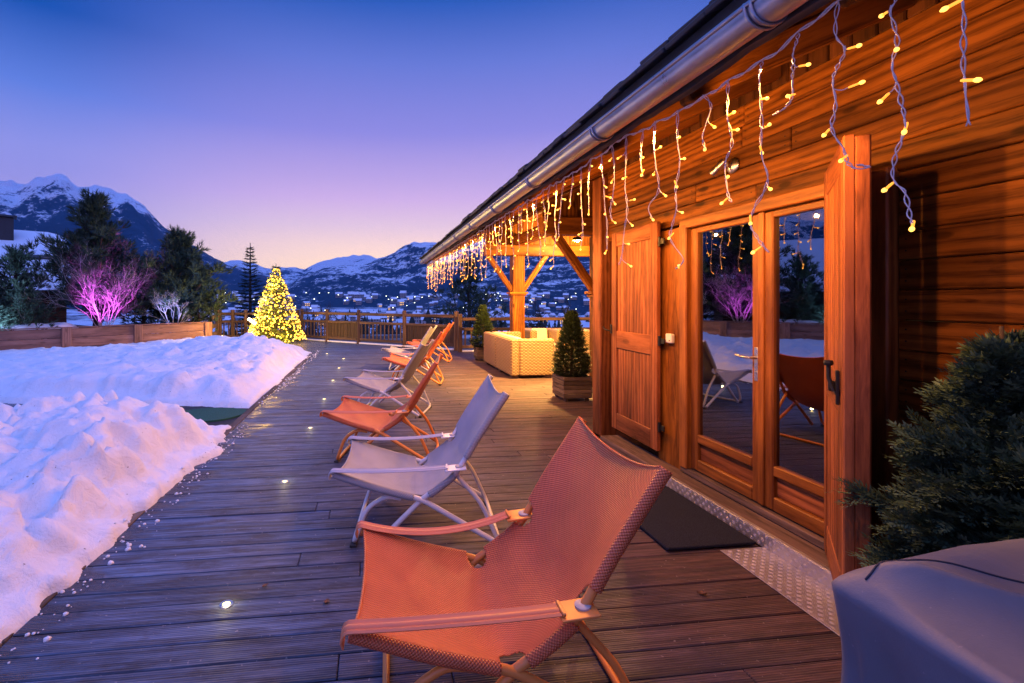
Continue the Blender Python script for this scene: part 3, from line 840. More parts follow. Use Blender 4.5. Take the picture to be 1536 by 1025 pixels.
# porch posts, beams, braces
def porch_post(px, py, w, zt, yb_, xl, xr):
    b = MB(); b.box((px, py, zt / 2 + .02), (w, w, zt - .04), None, .02); o = part(b, 'porch_post', M['larch'])
    b = MB(); b.box((px, py, .045), (w + .06, w + .06, .09), None, .015); part(b, 'post_foot', M['crate'], parent=o)
    b = MB()
    b.box((px, py, zt - .98), (w + .17, w + .02, .05), None, .012); b.box((px, py, zt - 1.03), (w + .08, w + .015, .05), None, .012)
    part(b, 'corbel', M['larch'], parent=o)
    b = MB(); b.box(((xl + xr) / 2, py, zt + .15), (xr - xl, .22, .30), None, .02); part(b, 'tie_beam', M['larch'])
    b = MB(); x = xl + .1
    while x < xr - .1:
        top = soffit(x) + .08
        if top > zt + .34: b.box((x, py, (zt + .31 + top) / 2), (.142, .05, top - zt - .31), None, .006)
        x += .146
    part(b, 'gable_boarding', M['larch'])
    for sx in (-1, 1):
        b = MB(); b.beam((px + sx * (w / 2 - .02), py, zt - .92), (px + sx * .80, py, zt + .02), .13, .13, (0, 1, 0), .014); part(b, 'brace', M['larch'])
porch_post(3.84, 12.0, .32, 2.76, 12, 2.95, 8.3)
porch_post(3.90, 7.62, .26, 2.70, 7.6, 2.85, 8.3)
b = MB(); b.box((3.87, 8.8, 3.16), (.22, 7.0, .28), None, .02); part(b, 'purlin', M['larch'])
# wall fittings
b = MB(); t = thing('wall_box', (W - .02, 3.94, 1.25), 'small white plastic call box on the board left of the door', 'wall box')
b.box((-.020, 0, 0), (.04, .085, .085), None, .008); b.build('housing', M['white_plastic'], t)
b = MB(); b.lathe([(.006, 0), (.006, .004)], 10, (-.040, -.02, -.018), m3=Matrix.Rotation(R(-90), 3, 'Y')); b.build('button', M['rubber'], t)
t = thing('wall_spotlight', (W - .0, 3.24, 2.62), 'chrome spotlight with a round base high on the boards over the door', 'spotlight')
b = MB(); b.lathe([(.055, 0), (.06, .01), (.05, .022), (.018, .03), (.016, .06)], 24, (0, 0, 0), m3=Matrix.Rotation(R(-90), 3, 'Y')); b.build('base', M['steel'], t, smooth=True, sharp=40)
b = MB(); m3 = Vector((-.30, .55, -.62)).to_track_quat('Z', 'Y').to_matrix()
b.lathe([(.026, -.05), (.03, -.04), (.032, .07), (.028, .075), (.024, .07)], 20, (-.09, .03, -.0), m3=m3); b.tube([(-.05, 0, 0), (-.09, .02, 0)], .012, 8); b.build('lamp_head', M['steel'], t, smooth=True, sharp=40)
t = thing('porch_lamp', (3.5, 8.4, 3.03), 'hanging lamp lighting the wicker seats under the porch roof', 'lamp')
b = MB(); b.lathe([(.012, .45), (.014, .10), (.09, .08), (.13, 0), (.12, 0)], 20); b.build('lamp_shade', M['iron'], t)
b = MB(); b.lathe([(.02, -.03), (.06, -.02), (.07, .01), (.05, .04)], 16); b.build('lamp_bulb', M['window_lit'], t, smooth=True)
def lamp(name, ty, loc, w, col, size=.05, aim=None, **kw):
    l = bpy.data.lights.new(name, ty); l.energy = w; l.color = col
    if hasattr(l, 'shadow_soft_size'): l.shadow_soft_size = size
    for k, v in kw.items(): setattr(l, k, v)
    o = bpy.data.objects.new(name, l); COL.objects.link(o); o.location = loc
    if aim is not None: o.rotation_euler = (Vector(loc) - Vector(aim)).to_track_quat('Z', 'Y').to_euler()
    return o
lamp('porch_light', 'SPOT', (3.5, 8.4, 2.92), 2600, (1, .50, .13), .05, (3.55, 9.9, 0), spot_size=R(146), spot_blend=.85)
t = thing('porch_lamp', (5.0, 10.9, 3.05), 'added ceiling lamp brightening the far beam under the porch roof', 'lamp')
b = MB(); b.lathe([(.012, .9), (.014, .10), (.09, .08), (.13, 0), (.12, 0)], 20); b.build('lamp_shade', M['iron'], t)
b = MB(); b.lathe([(.02, -.03), (.06, -.02), (.07, .01), (.05, .04)], 16); b.build('lamp_bulb', M['window_lit'], t, smooth=True)
lamp('porch_light', 'POINT', (5.0, 10.9, 2.95), 520, (1, .50, .13), .05)  # fill lamp added to brighten the end beam and seats
lamp('room_light', 'POINT', (5.6, 4.0, 2.4), 4, (1, .6, .25), .1)
# tread plate and mat
b = MB()
b.box((2.511, 2.42, .050), (.005, 2.9, .094), None, .001); b.box((2.523, 2.42, .1015), (.03, 2.9, .005), None, .001)
b.box((2.358, 1.85, .0045), (.304, 1.76, .005), None, .001)
rr = random.Random(5)
def bars(org, du, dv, nu, nv, nrm):
    for i in range(nu):
        for j in range(nv):
            a = (i + j) % 2; c = Vector(org) + Vector(du) * (i + .5) + Vector(dv) * (j + .5)
            e = (Vector(du).normalized() + Vector(dv).normalized() * (1 if a else -1)).normalized(); s = e.cross(Vector(nrm))
            for k in (-1, 0, 1):
                q = c + s * k * .0072; L = .0125; w = .0020
                n = Vector(nrm) * .0013
                b.add([q - e * L, q + s * w, q + e * L, q - s * w, q - e * L * .6 + n, q + e * L * .6 + n], [(0, 3, 4), (3, 2, 5, 4), (2, 1, 5), (1, 0, 4, 5)])
bars((2.21, .98, .007), (0, .030, 0), (.030, 0, 0), 58, 10, (0, 0, 1))
bars((2.5085, .98, .006), (0, .030, 0), (0, 0, .030), 97, 3, (-1, 0, 0))
o = b.build('tread_plate', M['alu'], None); tag(o, 'shiny chequered aluminium plate along the foot of the door step', 'step plate')
b = MB(); b.box((2.17, 3.205, .021), (.62, .91, .018), None, .006); tag(b.build('door_mat', M['doormat']), 'dark bristly mat on the deck in front of the glass door', 'door mat')
# ---------------------------------------------------------------- sling chairs
PF, PJ, PB, PT = Vector((-.12, 0, .483)), Vector((.444, 0, .322)), Vector((.67, 0, .50)), Vector((.988, 0, 1.0))
HW = .352                                            # half the width between the side tubes
def path_len(p):
    L = [0]
    for a, b in zip(p, p[1:]): L.append(L[-1] + (b - a).length)
    return L
def sample(p, L, s):
    s = min(max(s, 0), L[-1])
    for i in range(len(L) - 1):
        if s <= L[i + 1] + 1e-9:
            t = (s - L[i]) / max(1e-9, L[i + 1] - L[i]); return p[i].lerp(p[i + 1], t)
    return p[-1].copy()
seat_path = [PF, PF.lerp(PJ, .5) + Vector((0, 0, -.010)), PJ]
back_path = smooth_path([PJ, Vector((.565, 0, .405)), PB, Vector((.80, 0, .715)), PT], 6)
edge = smooth_path(seat_path, 6)[:-1] + back_path
EL = path_len(edge)
def closest_s(q):
    return min((k * EL[-1] / 400 for k in range(401)), key=lambda s: (sample(edge, EL, s) - q).length)
SJ, SB = closest_s(PJ), closest_s(PB)
def mid(s):
    """centre line of the cloth: corner rounded, hanging below the tubes"""
    L = EL[-1]; s2 = .018 + s * (L - .055) / L
    acc = Vector(); w = 0
    for k in range(-8, 9):
        g = math.exp(-(k / 4.0) ** 2); acc += sample(edge, EL, s2 + k * .022) * g; w += g
    p = acc / w; t = (sample(edge, EL, s2 + .03) - sample(edge, EL, s2 - .03)).normalized(); n = Vector((-t.z, 0, t.x))
    return p - n * (.050 * math.sin(PI * min(1, max(0, s / L)) ) ** .6 + .012)
def sling_mesh():
    NR, NC = 230, 64; b = MB(); P = []; G = []; keep = []
    r = .0215
    for i in range(NR + 1):
        s = EL[-1] * i / NR; p = sample(edge, EL, s); m = mid(s)
        t = (sample(edge, EL, s + .025) - sample(edge, EL, s - .025)).normalized(); n = Vector((-t.z, 0, t.x))
        row = []; g = []; dist = []
        top = p + n * r
        wrap = []
        for a in (185, 150, 115, 80, 50, 25):
            wrap.append((p + n * r * math.cos(R(a)) + Vector((0, 1, 0)) * r * math.sin(R(a)), (a / 180) * PI * r))
        left = [(Vector((q.x, -HW - q.y, q.z)), -(HW + d), 0) for q, d in wrap]
        right = [(Vector((q.x, HW + q.y, q.z)), HW + d, 0) for q, d in reversed(wrap)]
        cen = []
        for k in range(NC + 1):
            w = -1 + 2 * k / NC; f = (1 - abs(w) ** 2.3)
            q = top.lerp(m, f); cen.append((Vector((q.x, w * HW, q.z)), w * HW, HW * (1 - abs(w))))
        allp = left + cen + right
        P.append([q for q, _, _ in allp]); G.append([(s, y, 0) for _, y, _ in allp]); keep.append([d for _, _, d in allp])
    nc = len(P[0]); vs = [p for row in P for p in row]; gp = [g for row in G for g in row]; fs = []
    for i in range(NR):
        s = EL[-1] * (i + .5) / NR
        for j in range(nc - 1):
            d = .5 * (keep[i][j] + keep[i][j + 1])
            if ((s - SJ) / .058) ** 2 + (d / .078) ** 2 < 1: continue
            if ((s - SB - .040) / .066) ** 2 + (d / .062) ** 2 < 1: continue
            a = i * nc + j; fs.append((a, a + 1, a + nc + 1, a + nc))
    b.add(vs, fs, gp, .5); return b
def hem_mesh(e):
    b = MB()
    for s0 in ((0.004, EL[-1] - .004)[e],):                  # rolled hems at the two ends
        i = s0; p = sample(edge, EL, s0); m = mid(s0); t = (sample(edge, EL, s0 + .025) - sample(edge, EL, s0 - .025)).normalized(); n = Vector((-t.z, 0, t.x)); top = p + n * .0215
        pts = []
        for k in range(25):
            w = -1 + 2 * k / 24; f = (1 - abs(w) ** 2.3); q = top.lerp(m, f); pts.append(Vector((q.x, w * HW, q.z)))
        b.tube(pts, .006, 6)
    return b
def frame_mesh(sgn):
    b = MB(); r = .0175
    for sg in (sgn,):
        y = sg * HW
        o = lambda p, dy=0: Vector((p.x, y + dy * sg, p.z))
        b.tube(fillet([o(PF), o(seat_path[1]), o(PJ), o(Vector((.94, 0, .035)), .0)], .06), r, 10)
        b.tube([o(p, -.005) for p in reversed(back_path)] + [o(Vector((.15, 0, .03)), -.006)], r, 10)
    return b
def legs_mesh(front):
    b = MB(); r = .0155
    if front: pts = [(.31, .315), (.21, .328), (.085, .252), (.0, .018)]
    else: pts = [(.665, .468), (.83, .283), (.95, .018)]
    L = [Vector((x, -HW + .038, z)) for x, z in pts]; Rr = [Vector((x, HW - .038, z)) for x, z in reversed(pts)]
    b.tube(fillet(L + Rr, .075, 6), r, 10)
    return b
def feet_mesh():
    L = []
    for x in (0, .95):
        for y in (-HW * .86, HW * .86): b = MB(); b.box((x, y, .009), (.045, .05, .017), None, .004); L.append(b)
    return L
def strap_mesh(sg, sag):
    """ribbed arm band hanging from the seat tip to the back tube"""
    b = MB(); y = sg * (HW + .006)
    p0, p1 = PF + Vector((-.004, 0, .027)), PB + Vector((-.075, 0, .028))
    pts = [PF + Vector((-.016, 0, -.022)), PF + Vector((-.022, 0, -.006)), PF + Vector((-.018, 0, .014)), p0]
    for k in range(1, 14):
        t = k / 13; q = p0.lerp(p1, t); q.z -= sag * 4 * (t * (1 - t)) ** 1.0 * (1 if t < .5 else 1.0); pts.append(q)
    pts = smooth_path(pts, 2)
    prof = [(-.034, 0), (-.034, .003), (-.026, .0075), (-.018, .003), (-.011, .002), (-.006, .0075), (.006, .0075), (.011, .002), (.018, .003), (.026, .0075), (.034, .003), (.034, 0), (-.034, 0)]
    P = []
    for i, p in enumerate(pts):
        t = (pts[min(i + 1, len(pts) - 1)] - pts[max(i - 1, 0)]).normalized(); n = Vector((-t.z, 0, t.x))
        P.append([Vector((p.x, y + a, p.z)) + n * c for a, c in prof])
    b.grid(P); return b
def bracket_mesh(sg):
    b = MB(); y = sg * (HW + .006); m = Matrix.Rotation(R(-6), 3, 'Y')
    c = PB + Vector((-.012, 0, .026))
    b.box((c.x, y, c.z), (.135, .10, .009), m, .003)
    b.box((c.x - .055, y, c.z + .008), (.012, .075, .012), m, .003)
    return b
def ring_mesh(sg):
    b = MB(); t = (PT - PB).normalized(); q = t.to_track_quat('Z', 'Y').to_matrix()
    b.lathe([(.019, -.004), (.028, -.004), (.028, .004), (.019, .007)], 20, (PB.x + .014, sg * HW, PB.z + .036), m3=Matrix.Rotation(R(-6), 3, 'Y'))
    return b
protos = {}
def make_chair(kind, label, loc, rz, sags=(.012, .02)):
    t = thing('sling_chair', loc, label, 'chair', 'sling chairs in a row on the deck', rz)
    o = kind == 'orange'
    s = sling_mesh().build('sling', M['sling_orange' if o else 'sling_white'], t, smooth=True)
    md = s.modifiers.new('cloth', 'SOLIDIFY'); md.thickness = .0025
    for e in (0, 1): hem_mesh(e).build('hem', M['sling_orange' if o else 'sling_white'], s, smooth=True)
    pm = M['orange_paint' if o else 'white_paint']
    for sg in (-1, 1): frame_mesh(sg).build('side_frame', pm, t, smooth=True, sharp=60)
    legs_mesh(True).build('leg_hoop', pm, t, smooth=True, sharp=60); legs_mesh(False).build('leg_hoop', pm, t, smooth=True, sharp=60)
    for m in feet_mesh(): m.build('foot_pad', M['rubber'], t)
    for sg, sag in zip((-1, 1), sags):
        st = strap_mesh(sg, sag).build('arm_strap', M['strap_orange' if o else 'strap_white'], t, smooth=True, sharp=50)
        bracket_mesh(sg).build('bracket', pm, st)
        ring_mesh(sg).build('collar', M['collar'], st, smooth=True, sharp=40)
    return t
make_chair('orange', 'orange sling chair nearest the camera, large in the foreground with one arm strap sagging', (.06, 1.925, 0), R(-2), (.006, .058))
c2 = make_chair('white', 'pale grey sling chair with white tubes directly behind the nearest orange chair', (-.08, 3.37, 0), R(-6.5))
c3 = make_chair('orange', 'rust orange sling chair between the two pale grey chairs nearest the camera', (-.27, 4.97, 0), R(-13))
c4 = copy_thing(c2, (-.127, 6.92, 0), R(-20), 'grey sling chair between two orange chairs, level with the potted conifer')
c5 = copy_thing(c3, (.43, 9.17, 0), R(-14), 'bright orange sling chair just beyond the second grey chair, lit by the porch')
c6 = copy_thing(c2, (.48, 10.83, 0), R(-18), 'pale sling chair near the far end of the row, seen between two orange backs')
c7 = copy_thing(c3, (1.15, 12.35, 0), R(-18), 'farthest orange sling chair, close to the wooden railing')

# ---------------------------------------------------------------- wicker seats
def rbox(b, c, size, bev=.03): b.box(c, size, None, bev, 0)
def wgp(b):
    b.gp = [tuple(p) for p in b.v]; return b
def wicker_module(L, D, arm_left, arm_right):
    """back along y = 0, seat towards +x"""
    b = MB()
    rbox(b, (.09, L / 2, .425), (.18, L - .004, .75))
    rbox(b, (D / 2 + .09, L / 2, .20), (D - .19, L - .02, .28))
    if arm_left: rbox(b, (D / 2 + .091, .09, .425), (D - .185, .178, .748))
    if arm_right: rbox(b, (D / 2 + .091, L - .09, .425), (D - .185, .178, .748))
    return wgp(b)
def feet(L, D):
    Q = []
    for x in (.12, D - .12):
        for y in (.14, L - .14): b = MB(); b.box((x, y, .025), (.16, .16, .05), None, .008); Q.append(b)
    return Q
def sofa(loc, rz, label, mods, D=.93, cushions=True):
    t = thing('wicker_sofa', loc, label, 'sofa', 'wicker seats under the porch', rz); y = 0
    for (L, al, ar) in mods:
        b = wicker_module(L, D, al, ar); b.v = [(p[0], p[1] + y, p[2]) for p in b.v]; b.build('wicker_module', M['rattan'], t)
        for b in feet(L, D): b.v = [(p[0], p[1] + y, p[2]) for p in b.v]; b.build('foot', M['crate'], t)
        if cushions:
            y0 = y + (.19 if al else .01); y1 = y + L - (.19 if ar else .01)
            b = MB(); b.box(((D + .18) / 2, (y0 + y1) / 2, .40), (D - .2, y1 - y0 - .01, .13), None, .045); b.build('seat_cushion', M['cushion'], t, smooth=True, sharp=35)
            b = MB(); b.box((.27, (y0 + y1) / 2, .63), (.15, y1 - y0 - .06, .36), Matrix.Rotation(R(-10), 3, 'Y'), .05); b.build('back_cushion', M['cushion'], t, smooth=True, sharp=35)
        y += L
    return t
sofa((2.80, 9.17, 0), 0, 'wicker sofa with its back to the deck chairs, behind the potted conifer', [(1.16, True, False), (1.16, False, True)], .93, True)
sofa((5.9, 12.6, 0), R(180), 'wicker seat with cream cushions at the far side of the porch', [(1.05, True, True)], .95)
sofa((4.15, 12.72, 0), R(-90), 'wicker seat with a cream back cushion beyond the porch post', [(.9, True, True)], .9)
b = MB(); b.box((4.75, 10.7, .36), (.95, .95, .05), None, .01, 0); b.box((4.75, 10.7, .17), (.7, .7, .33), None, .02, 0); wgp(b)
tag(b.build('wicker_table', M['rattan']), 'low square wicker table between the porch seats', 'table')

# ---------------------------------------------------------------- planter boxes and covered barbecue
def slat_planter(t, w, h, lift=.05):
    b = MB(); n = 5; sh = (h - lift) / n
    for k in range(n):
        z = lift + sh * (k + .5)
        for sg in (-1, 1):
            b.box((0, sg * (w / 2 - .015), z), (w, .03, sh - .006), None, .005)
            b.box((sg * (w / 2 - .014), 0, z), (.03, w - .062, sh - .006), None, .005)
    b.build('planter_box', M['crate'], t)
    for sx in (-1, 1):
        for sy in (-1, 1): b = MB(); b.box((sx * (w / 2 - .06), sy * (w / 2 - .06), h / 2 - .01), (.05, .05, h - .02), None, .005); b.build('corner_leg', M['crate'], t)
    b = MB(); P = [[Vector((-w / 2 + .03 + (w - .06) * i / 8, -w / 2 + .03 + (w - .06) * j / 8, h - .05 + .02 * noise.noise(Vector((i * .9, j * .9, w))))) for i in range(9)] for j in range(9)]
    b.grid(P); b.build('soil', M['bark'], t, smooth=True)
def cover_barbecue():
    """fabric cover over a box-shaped grill, draped with slack folds"""
    x0, x1, y0, y1, zt = 1.20, 2.62, .05, 1.11, .872
    cx, cy = (x0 + x1) / 2, (y0 + y1) / 2; hx, hy = (x1 - x0) / 2, (y1 - y0) / 2
    t = thing('covered_barbecue', (cx, cy, 0), 'barbecue under a slack blue grey fabric cover in the corner nearest the camera', 'barbecue')
    b = MB(); n = 420; rows = 120; P = []
    e = 44
    def ztop(x, y):
        q = (abs(x / hx) ** e + abs(y / hy) ** e) ** (1 / e)
        p = Vector((x, y, 0)); c = 1 - min(1, q) ** 8
        z = zt + .03 * (x + hx) / (2 * hx) + .045 * min(1, (x + hx) / .40)
        z += .035 * math.exp(-((y - hy + .10 - .10 * (x + hx)) / .07) ** 2) * c            # slack roll along the back
        z -= .030 * math.exp(-((y - hy + .30 - .05 * x) / .13) ** 2) * c
        z += (.016 * fbm(p * 1.7 + Vector((4, 4, 1)), 2)) * c
        for (ax, ay, bx, by, am, w) in ((-hx + .02, hy - .02, -.05, -.10, .050, .05), (-hx + .05, .12, hx, .02, .034, .06), (-hx, -.18, .1, -.32, .032, .05), (-.2, hy, .25, .05, .016, .04), (.1, .3, hx, .34, .018, .05)):
            d = Vector((bx - ax, by - ay, 0)); L = d.length; d /= L; r = Vector((x - ax, y - ay, 0)); u = r.dot(d); v = abs(r.x * d.y - r.y * d.x)
            z += am * math.exp(-v / w) * sst(-.02, .10, u) * (1 - sst(L * .5, L, u)) * c     # creases running in from the corners
        return z - .014 * sst(.955, 1.0, q)
    def outline(a, k):
        c, s = math.cos(a), math.sin(a)
        r = (abs(c / hx) ** e + abs(s / hy) ** e) ** (-1 / e)
        return r * c * k, r * s * k
    for i in range(rows + 1):
        row = []; t_ = i / rows
        for k in range(n):
            a = 2 * PI * k / n
            if t_ < .6:
                x, y = outline(a, (t_ / .6) ** .8); row.append(Vector((cx + x, cy + y, ztop(x, y))))
            else:
                q = (t_ - .6) / .4; x, y = outline(a, 1.0)
                w = .040 * noise.noise(Vector((x * 4.2, y * 4.2, q * 1.1))) - .085 * abs(noise.noise(Vector((x * 7 + q * 1.5, y * 9, q * .9 + 4)))) + .012 * noise.noise(Vector((x * 20, y * 20, q * 3)))
                sh = 1 + (.012 + w * 1.3) * sst(0, .4, q) - .13 * q
                z = (ztop(x * .995, y * .995) - .010) * (1 - q) + .06 * q + .014 * noise.noise(Vector((x * 3, y * 3, q * 5))) * q * (1 - q) * 4
                row.append(Vector((cx + x * sh, cy + y * sh, z)))
        row.append(row[0].copy()); P.append(row)
    b.grid(P); o = b.build('cover', M['cover'], t, (cx, cy, 0), True)
    def seam(f, r=.0032):
        b = MB(); pts = []
        for k in range(81):
            x, y = f(k / 80); pts.append(Vector((x, y, ztop(x, y) + .0015)))
        b.tube(pts, r, 6); b.build('piping', M['cover_seam'], o, None, True)
    seam(lambda u: (-hx + .035 + u * (2 * hx - .08), hy - .075 - .12 * sst(.05, .3, u) - .05 * sst(.3, .7, u) + .012 * math.sin(u * 11)), .0024)
    for sx in (-1, 1):
        for sy in (-1, 1): b = MB(); b.tube([(sx * (hx - .24), sy * (hy - .2), .0), (sx * (hx - .24), sy * (hy - .2), .5)], .02, 10); b.build('leg', M['iron'], t)
cover_barbecue()
# ---------------------------------------------------------------- foliage
def tuft(b, p, d, n, L, w, spread, rnd, rr):
    """a burst of needles"""
    d = d.normalized(); s = d.orthogonal().normalized(); u = d.cross(s); vs = []; fs = []
    for k in range(n):
        a = rr.uniform(0, 2 * PI); q = rr.uniform(.15, 1) * spread
        e = (d + (s * math.cos(a) + u * math.sin(a)) * q).normalized(); l = L * rr.uniform(.7, 1.15)
        c = e.orthogonal().normalized(); c = (c * math.cos(a * 3) + e.cross(c) * math.sin(a * 3)) * w
        i = len(vs); o = p + d * rr.uniform(-.3, .3) * L
        vs += [o - c, o + c, o + e * l]; fs.append((i, i + 1, i + 2))
    b.add(vs, fs, [(0, 0, 0)] * len(vs), rnd)
def spray(b, p, d, L, w, n, rnd, rr, up=Vector((0, 0, 1))):
    """flat scale-leaf spray: a stem with leaflets both sides"""
    d = d.normalized(); s = d.cross(up + Vector((rr.uniform(-.6, .6), rr.uniform(-.6, .6), 0))); s = s.normalized() if s.length > .01 else d.orthogonal(); vs = []; fs = []
    dr = Vector((0, 0, -.25)); nn = d.cross(s)
    for k in range(n):
        t = (k + .6) / n; o = p + d * L * t + dr * L * t * t
        sg = 1 if k % 2 else -1
        e = (d * .75 + s * sg * (1.0 - .35 * t) + nn * rr.uniform(-.35, .35)).normalized(); l = L * .48 * (1 - .6 * t) * rr.uniform(.75, 1.2)
        c = (e.cross(nn)).normalized() * w; i = len(vs)
        vs += [o, o + e * l * .5 + c, o + e * l, o + e * l * .5 - c]; fs.append((i, i + 1, i + 2, i + 3))
    o = p + dr * L * .6 + d * L * .8; c = s * w; i = len(vs)
    vs += [o, o + d * L * .2 + c, o + d * L * .42, o + d * L * .2 - c]; fs.append((i, i + 1, i + 2, i + 3))
    b.add(vs, fs, [(0, 0, 0)] * len(vs), rnd)

def pine(loc, h, rad, seed, label, group='dark pines behind the timber garden wall', dens=1.0, lean=0, tw=1.0, base=.12):
    """mountain pine: limbs in loose tiers, each ending in clumps of long needles"""
    rr = random.Random(seed); t = thing('pine_tree', loc, label, 'tree', group)
    tr = MB(); cr = MB()
    top = Vector((lean * h, 0, h * .97))
    spine = [Vector((lean * h * k / 6 + rr.uniform(-.02, .02) * h * (k > 0), rr.uniform(-.02, .02) * h * (k > 0), h * .97 * k / 6)) for k in range(7)]
    tr.tube(spine, [.030 * h * (1 - k / 6.6) + .01 for k in range(7)], 8)
    nl = int(30 * dens)
    for k in range(nl):
        f = base + (1 - base) * (k + rr.uniform(0, .8)) / nl; f = min(f, .985)
        p = spine[0].lerp(top, f); i = min(5, int(f * 6)); p = spine[i].lerp(spine[i + 1], f * 6 - i)
        a = k * 2.4 + rr.uniform(-.5, .5)
        prof = (.62 + .38 * math.sin(PI * min(1, f * 1.35 + .08))) * (1 - max(0, f - .45) / .60) ** .6
        L = rad * max(.12, prof) * rr.uniform(.72, 1.12)
        d = Vector((math.cos(a), math.sin(a), .18 + .55 * f)).normalized()
        pts = [p, p + d * L * .5 + Vector((0, 0, -.03 * L)), p + d * L + Vector((0, 0, .10 * L))]
        pts = smooth_path(pts, 4); tr.tube(pts, [.010 * h * (1 - f) * (1 - j / (len(pts) + 1)) + .006 for j in range(len(pts))], 5)
        ncl = max(3, int(7 * L / rad * dens + 2))
        for c in range(ncl):
            g = .32 + .68 * (c + rr.uniform(0, .6)) / ncl; q = pts[min(len(pts) - 1, int(g * (len(pts) - 1)))]
            side = Vector((rr.gauss(0, 1), rr.gauss(0, 1), rr.gauss(.15, .6))) * L * .16
            cp = q + side; cl = rr.uniform(.0, 1.0)
            for m in range(int(9 * dens)):
                e = Vector((rr.gauss(0, 1), rr.gauss(0, 1), rr.gauss(.3, .8)))
                pp = cp + e * .055 * rad
                dd = (d * .8 + e * .7 + Vector((0, 0, .7))).normalized()
                tuft(cr, pp, dd, 9, .115 * rad * tw, .0075 * rad * tw, .9, min(1, max(0, cl * .5 + rr.uniform(0, .5))), rr)
    tr.build('trunk', M['bark'], t, smooth=True); cr.build('crown', M['needle'], t)
    return t
def conifer(loc, h, rad, seed, label, mat, cat='tree', name='spruce_tree', group=None, dens=1.0, droop=-.25, gap=.0, base=.04):
    """tiered spire of drooping twigs"""
    rr = random.Random(seed); t = thing(name, loc, label, cat, group); tr = MB(); cr = MB()
    tr.tube([(0, 0, 0), (0, 0, h * .5), (0, 0, h)], [.022 * h, .012 * h, .003 * h], 8)
    nt = int(26 * dens)
    for k in range(nt):
        f = base + (.97 - base) * k / nt; z = h * f
        L0 = rad * (1 - f) ** .9 + .02 * rad
        nb = max(4, int(11 * (1 - f) + 4))
        for j in range(nb):
            a = 2 * PI * j / nb + k * .7 + rr.uniform(-.25, .25); L = L0 * rr.uniform(.62, 1.14)
            d = Vector((math.cos(a), math.sin(a), droop + .5 * f)).normalized()
            tip = Vector((0, 0, z + rr.uniform(-.015, .015) * h)) + d * L
            tr.tube([(0, 0, z), tip], [.004 * h * (1 - f) + .002, .002], 4, False)
            m = max(3, int(9 * L / rad) + 2); sh = rr.uniform(0, .5)
            for c in range(m):
                g = .25 + .75 * (c + .5) / m; q = Vector((0, 0, z)).lerp(tip, g)
                for s_ in (-1, 1):
                    e = (d + Vector((-d.y, d.x, 0)) * s_ * .8 + Vector((0, 0, rr.uniform(-.5, .15)))).normalized()
                    tuft(cr, q, e, 5, .13 * rad * (1.15 - .5 * g) + .02, .007 * rad + .002, .55, min(1, sh + rr.uniform(0, .5)), rr)
    tr.build('trunk', M['bark'], t, smooth=True); cr.build('crown', mat, t)
    return t
def bare(loc, h, seed, label, mat, name='bare_shrub', cat='shrub', stems=5, spread=.55, depth=4, group=None, thick=.012):
    rr = random.Random(seed); t = thing(name, loc, label, cat, group); tr = MB(); tw = MB()
    def grow(b, p, d, L, r, k):
        pts = [p]; q = p
        for i in range(3):
            d = (d + Vector((rr.gauss(0, .16), rr.gauss(0, .16), rr.gauss(.05, .1)))).normalized(); q = q + d * L / 3; pts.append(q)
        b.tube(pts, [r, r * .85, r * .72, r * .6], 5 if k > 1 else 4, False)
        if k == 0: return
        for j in range(rr.randint(2, 4)):
            s = d.orthogonal().normalized(); a = rr.uniform(0, 2 * PI); e = s * math.cos(a) + d.cross(s) * math.sin(a)
            grow(tw if k <= 2 else tr, pts[rr.randint(1, 3)], (d + e * rr.uniform(.35, .85)).normalized(), L * rr.uniform(.55, .8), r * .6, k - 1)
    for s in range(stems):
        a = 2 * PI * s / stems + rr.uniform(-.4, .4)
        grow(tr, Vector((math.cos(a) * .04, math.sin(a) * .04, 0)), Vector((math.cos(a) * spread, math.sin(a) * spread, 1)).normalized(), h * .42, thick * h, depth)
    tr.build('stems', mat, t, smooth=True); tw.build('crown', mat, t)
    return t
ZP = .55
pine((-9.55, 17.6, ZP - .1), 4.75, 1.85, 11, 'tall broad pine standing behind the pink lit shrub', dens=1.4)
pine((-7.15, 18.6, ZP - .3), 3.85, 1.75, 23, 'rounded dark pine at the end of the garden wall, beside the blue lit tree', dens=1.4)
pine((-11.35, 16.5, ZP - .1), 2.75, 1.35, 31, 'smaller pine at the left edge, in front of the snowy roof', dens=1.1)
pine((-8.35, 18.4, ZP - .2), 2.7, 1.6, 47, 'low dark pine between the two taller pines', dens=1.0)
pine((-12.6, 14.2, ZP - .1), 4.3, 1.5, 53, 'pine behind the garden wall left of the picture, mirrored in the door glass')
pine((-13.6, 11.2, ZP - .1), 3.6, 1.5, 59, 'shorter pine far left behind the garden wall, mirrored in the right door leaf')
pine((-10.5, 15.6, ZP - .15), 1.5, .95, 61, 'low spreading pine bush in front of the tall pine', dens=.9, base=.05)
pine((-6.25, 17.9, ZP - .25), 1.35, .75, 67, 'small pine bush hanging over the end of the garden wall', dens=.8, base=.05)
bare((-8.8, 16.6, ZP - .05), 2.75, 5, 'leafless shrub lit bright pink by a garden spot', M['bark_pale'], stems=11, spread=.48, depth=5, thick=.0046)
bare((-6.75, 16.95, ZP - .1), 1.75, 8, 'small leafless tree lit pale blue beside the rounded pine', M['bark_pale'], 'bare_tree', 'tree', 3, .35, 5, None, .012)
conifer((-11.05, 14.95, ZP - .15), 1.35, .85, 3, 'frosty bush lit blue white at the left edge behind the wall', M['juniper'], 'shrub', 'garden_bush', None, .8, .25)
lamp('garden_spot', 'SPOT', (-8.45, 15.1, ZP + .15), 1150, (.85, .10, 1), .06, (-8.75, 16.6, ZP + 1.25), spot_size=R(60), spot_blend=.7)
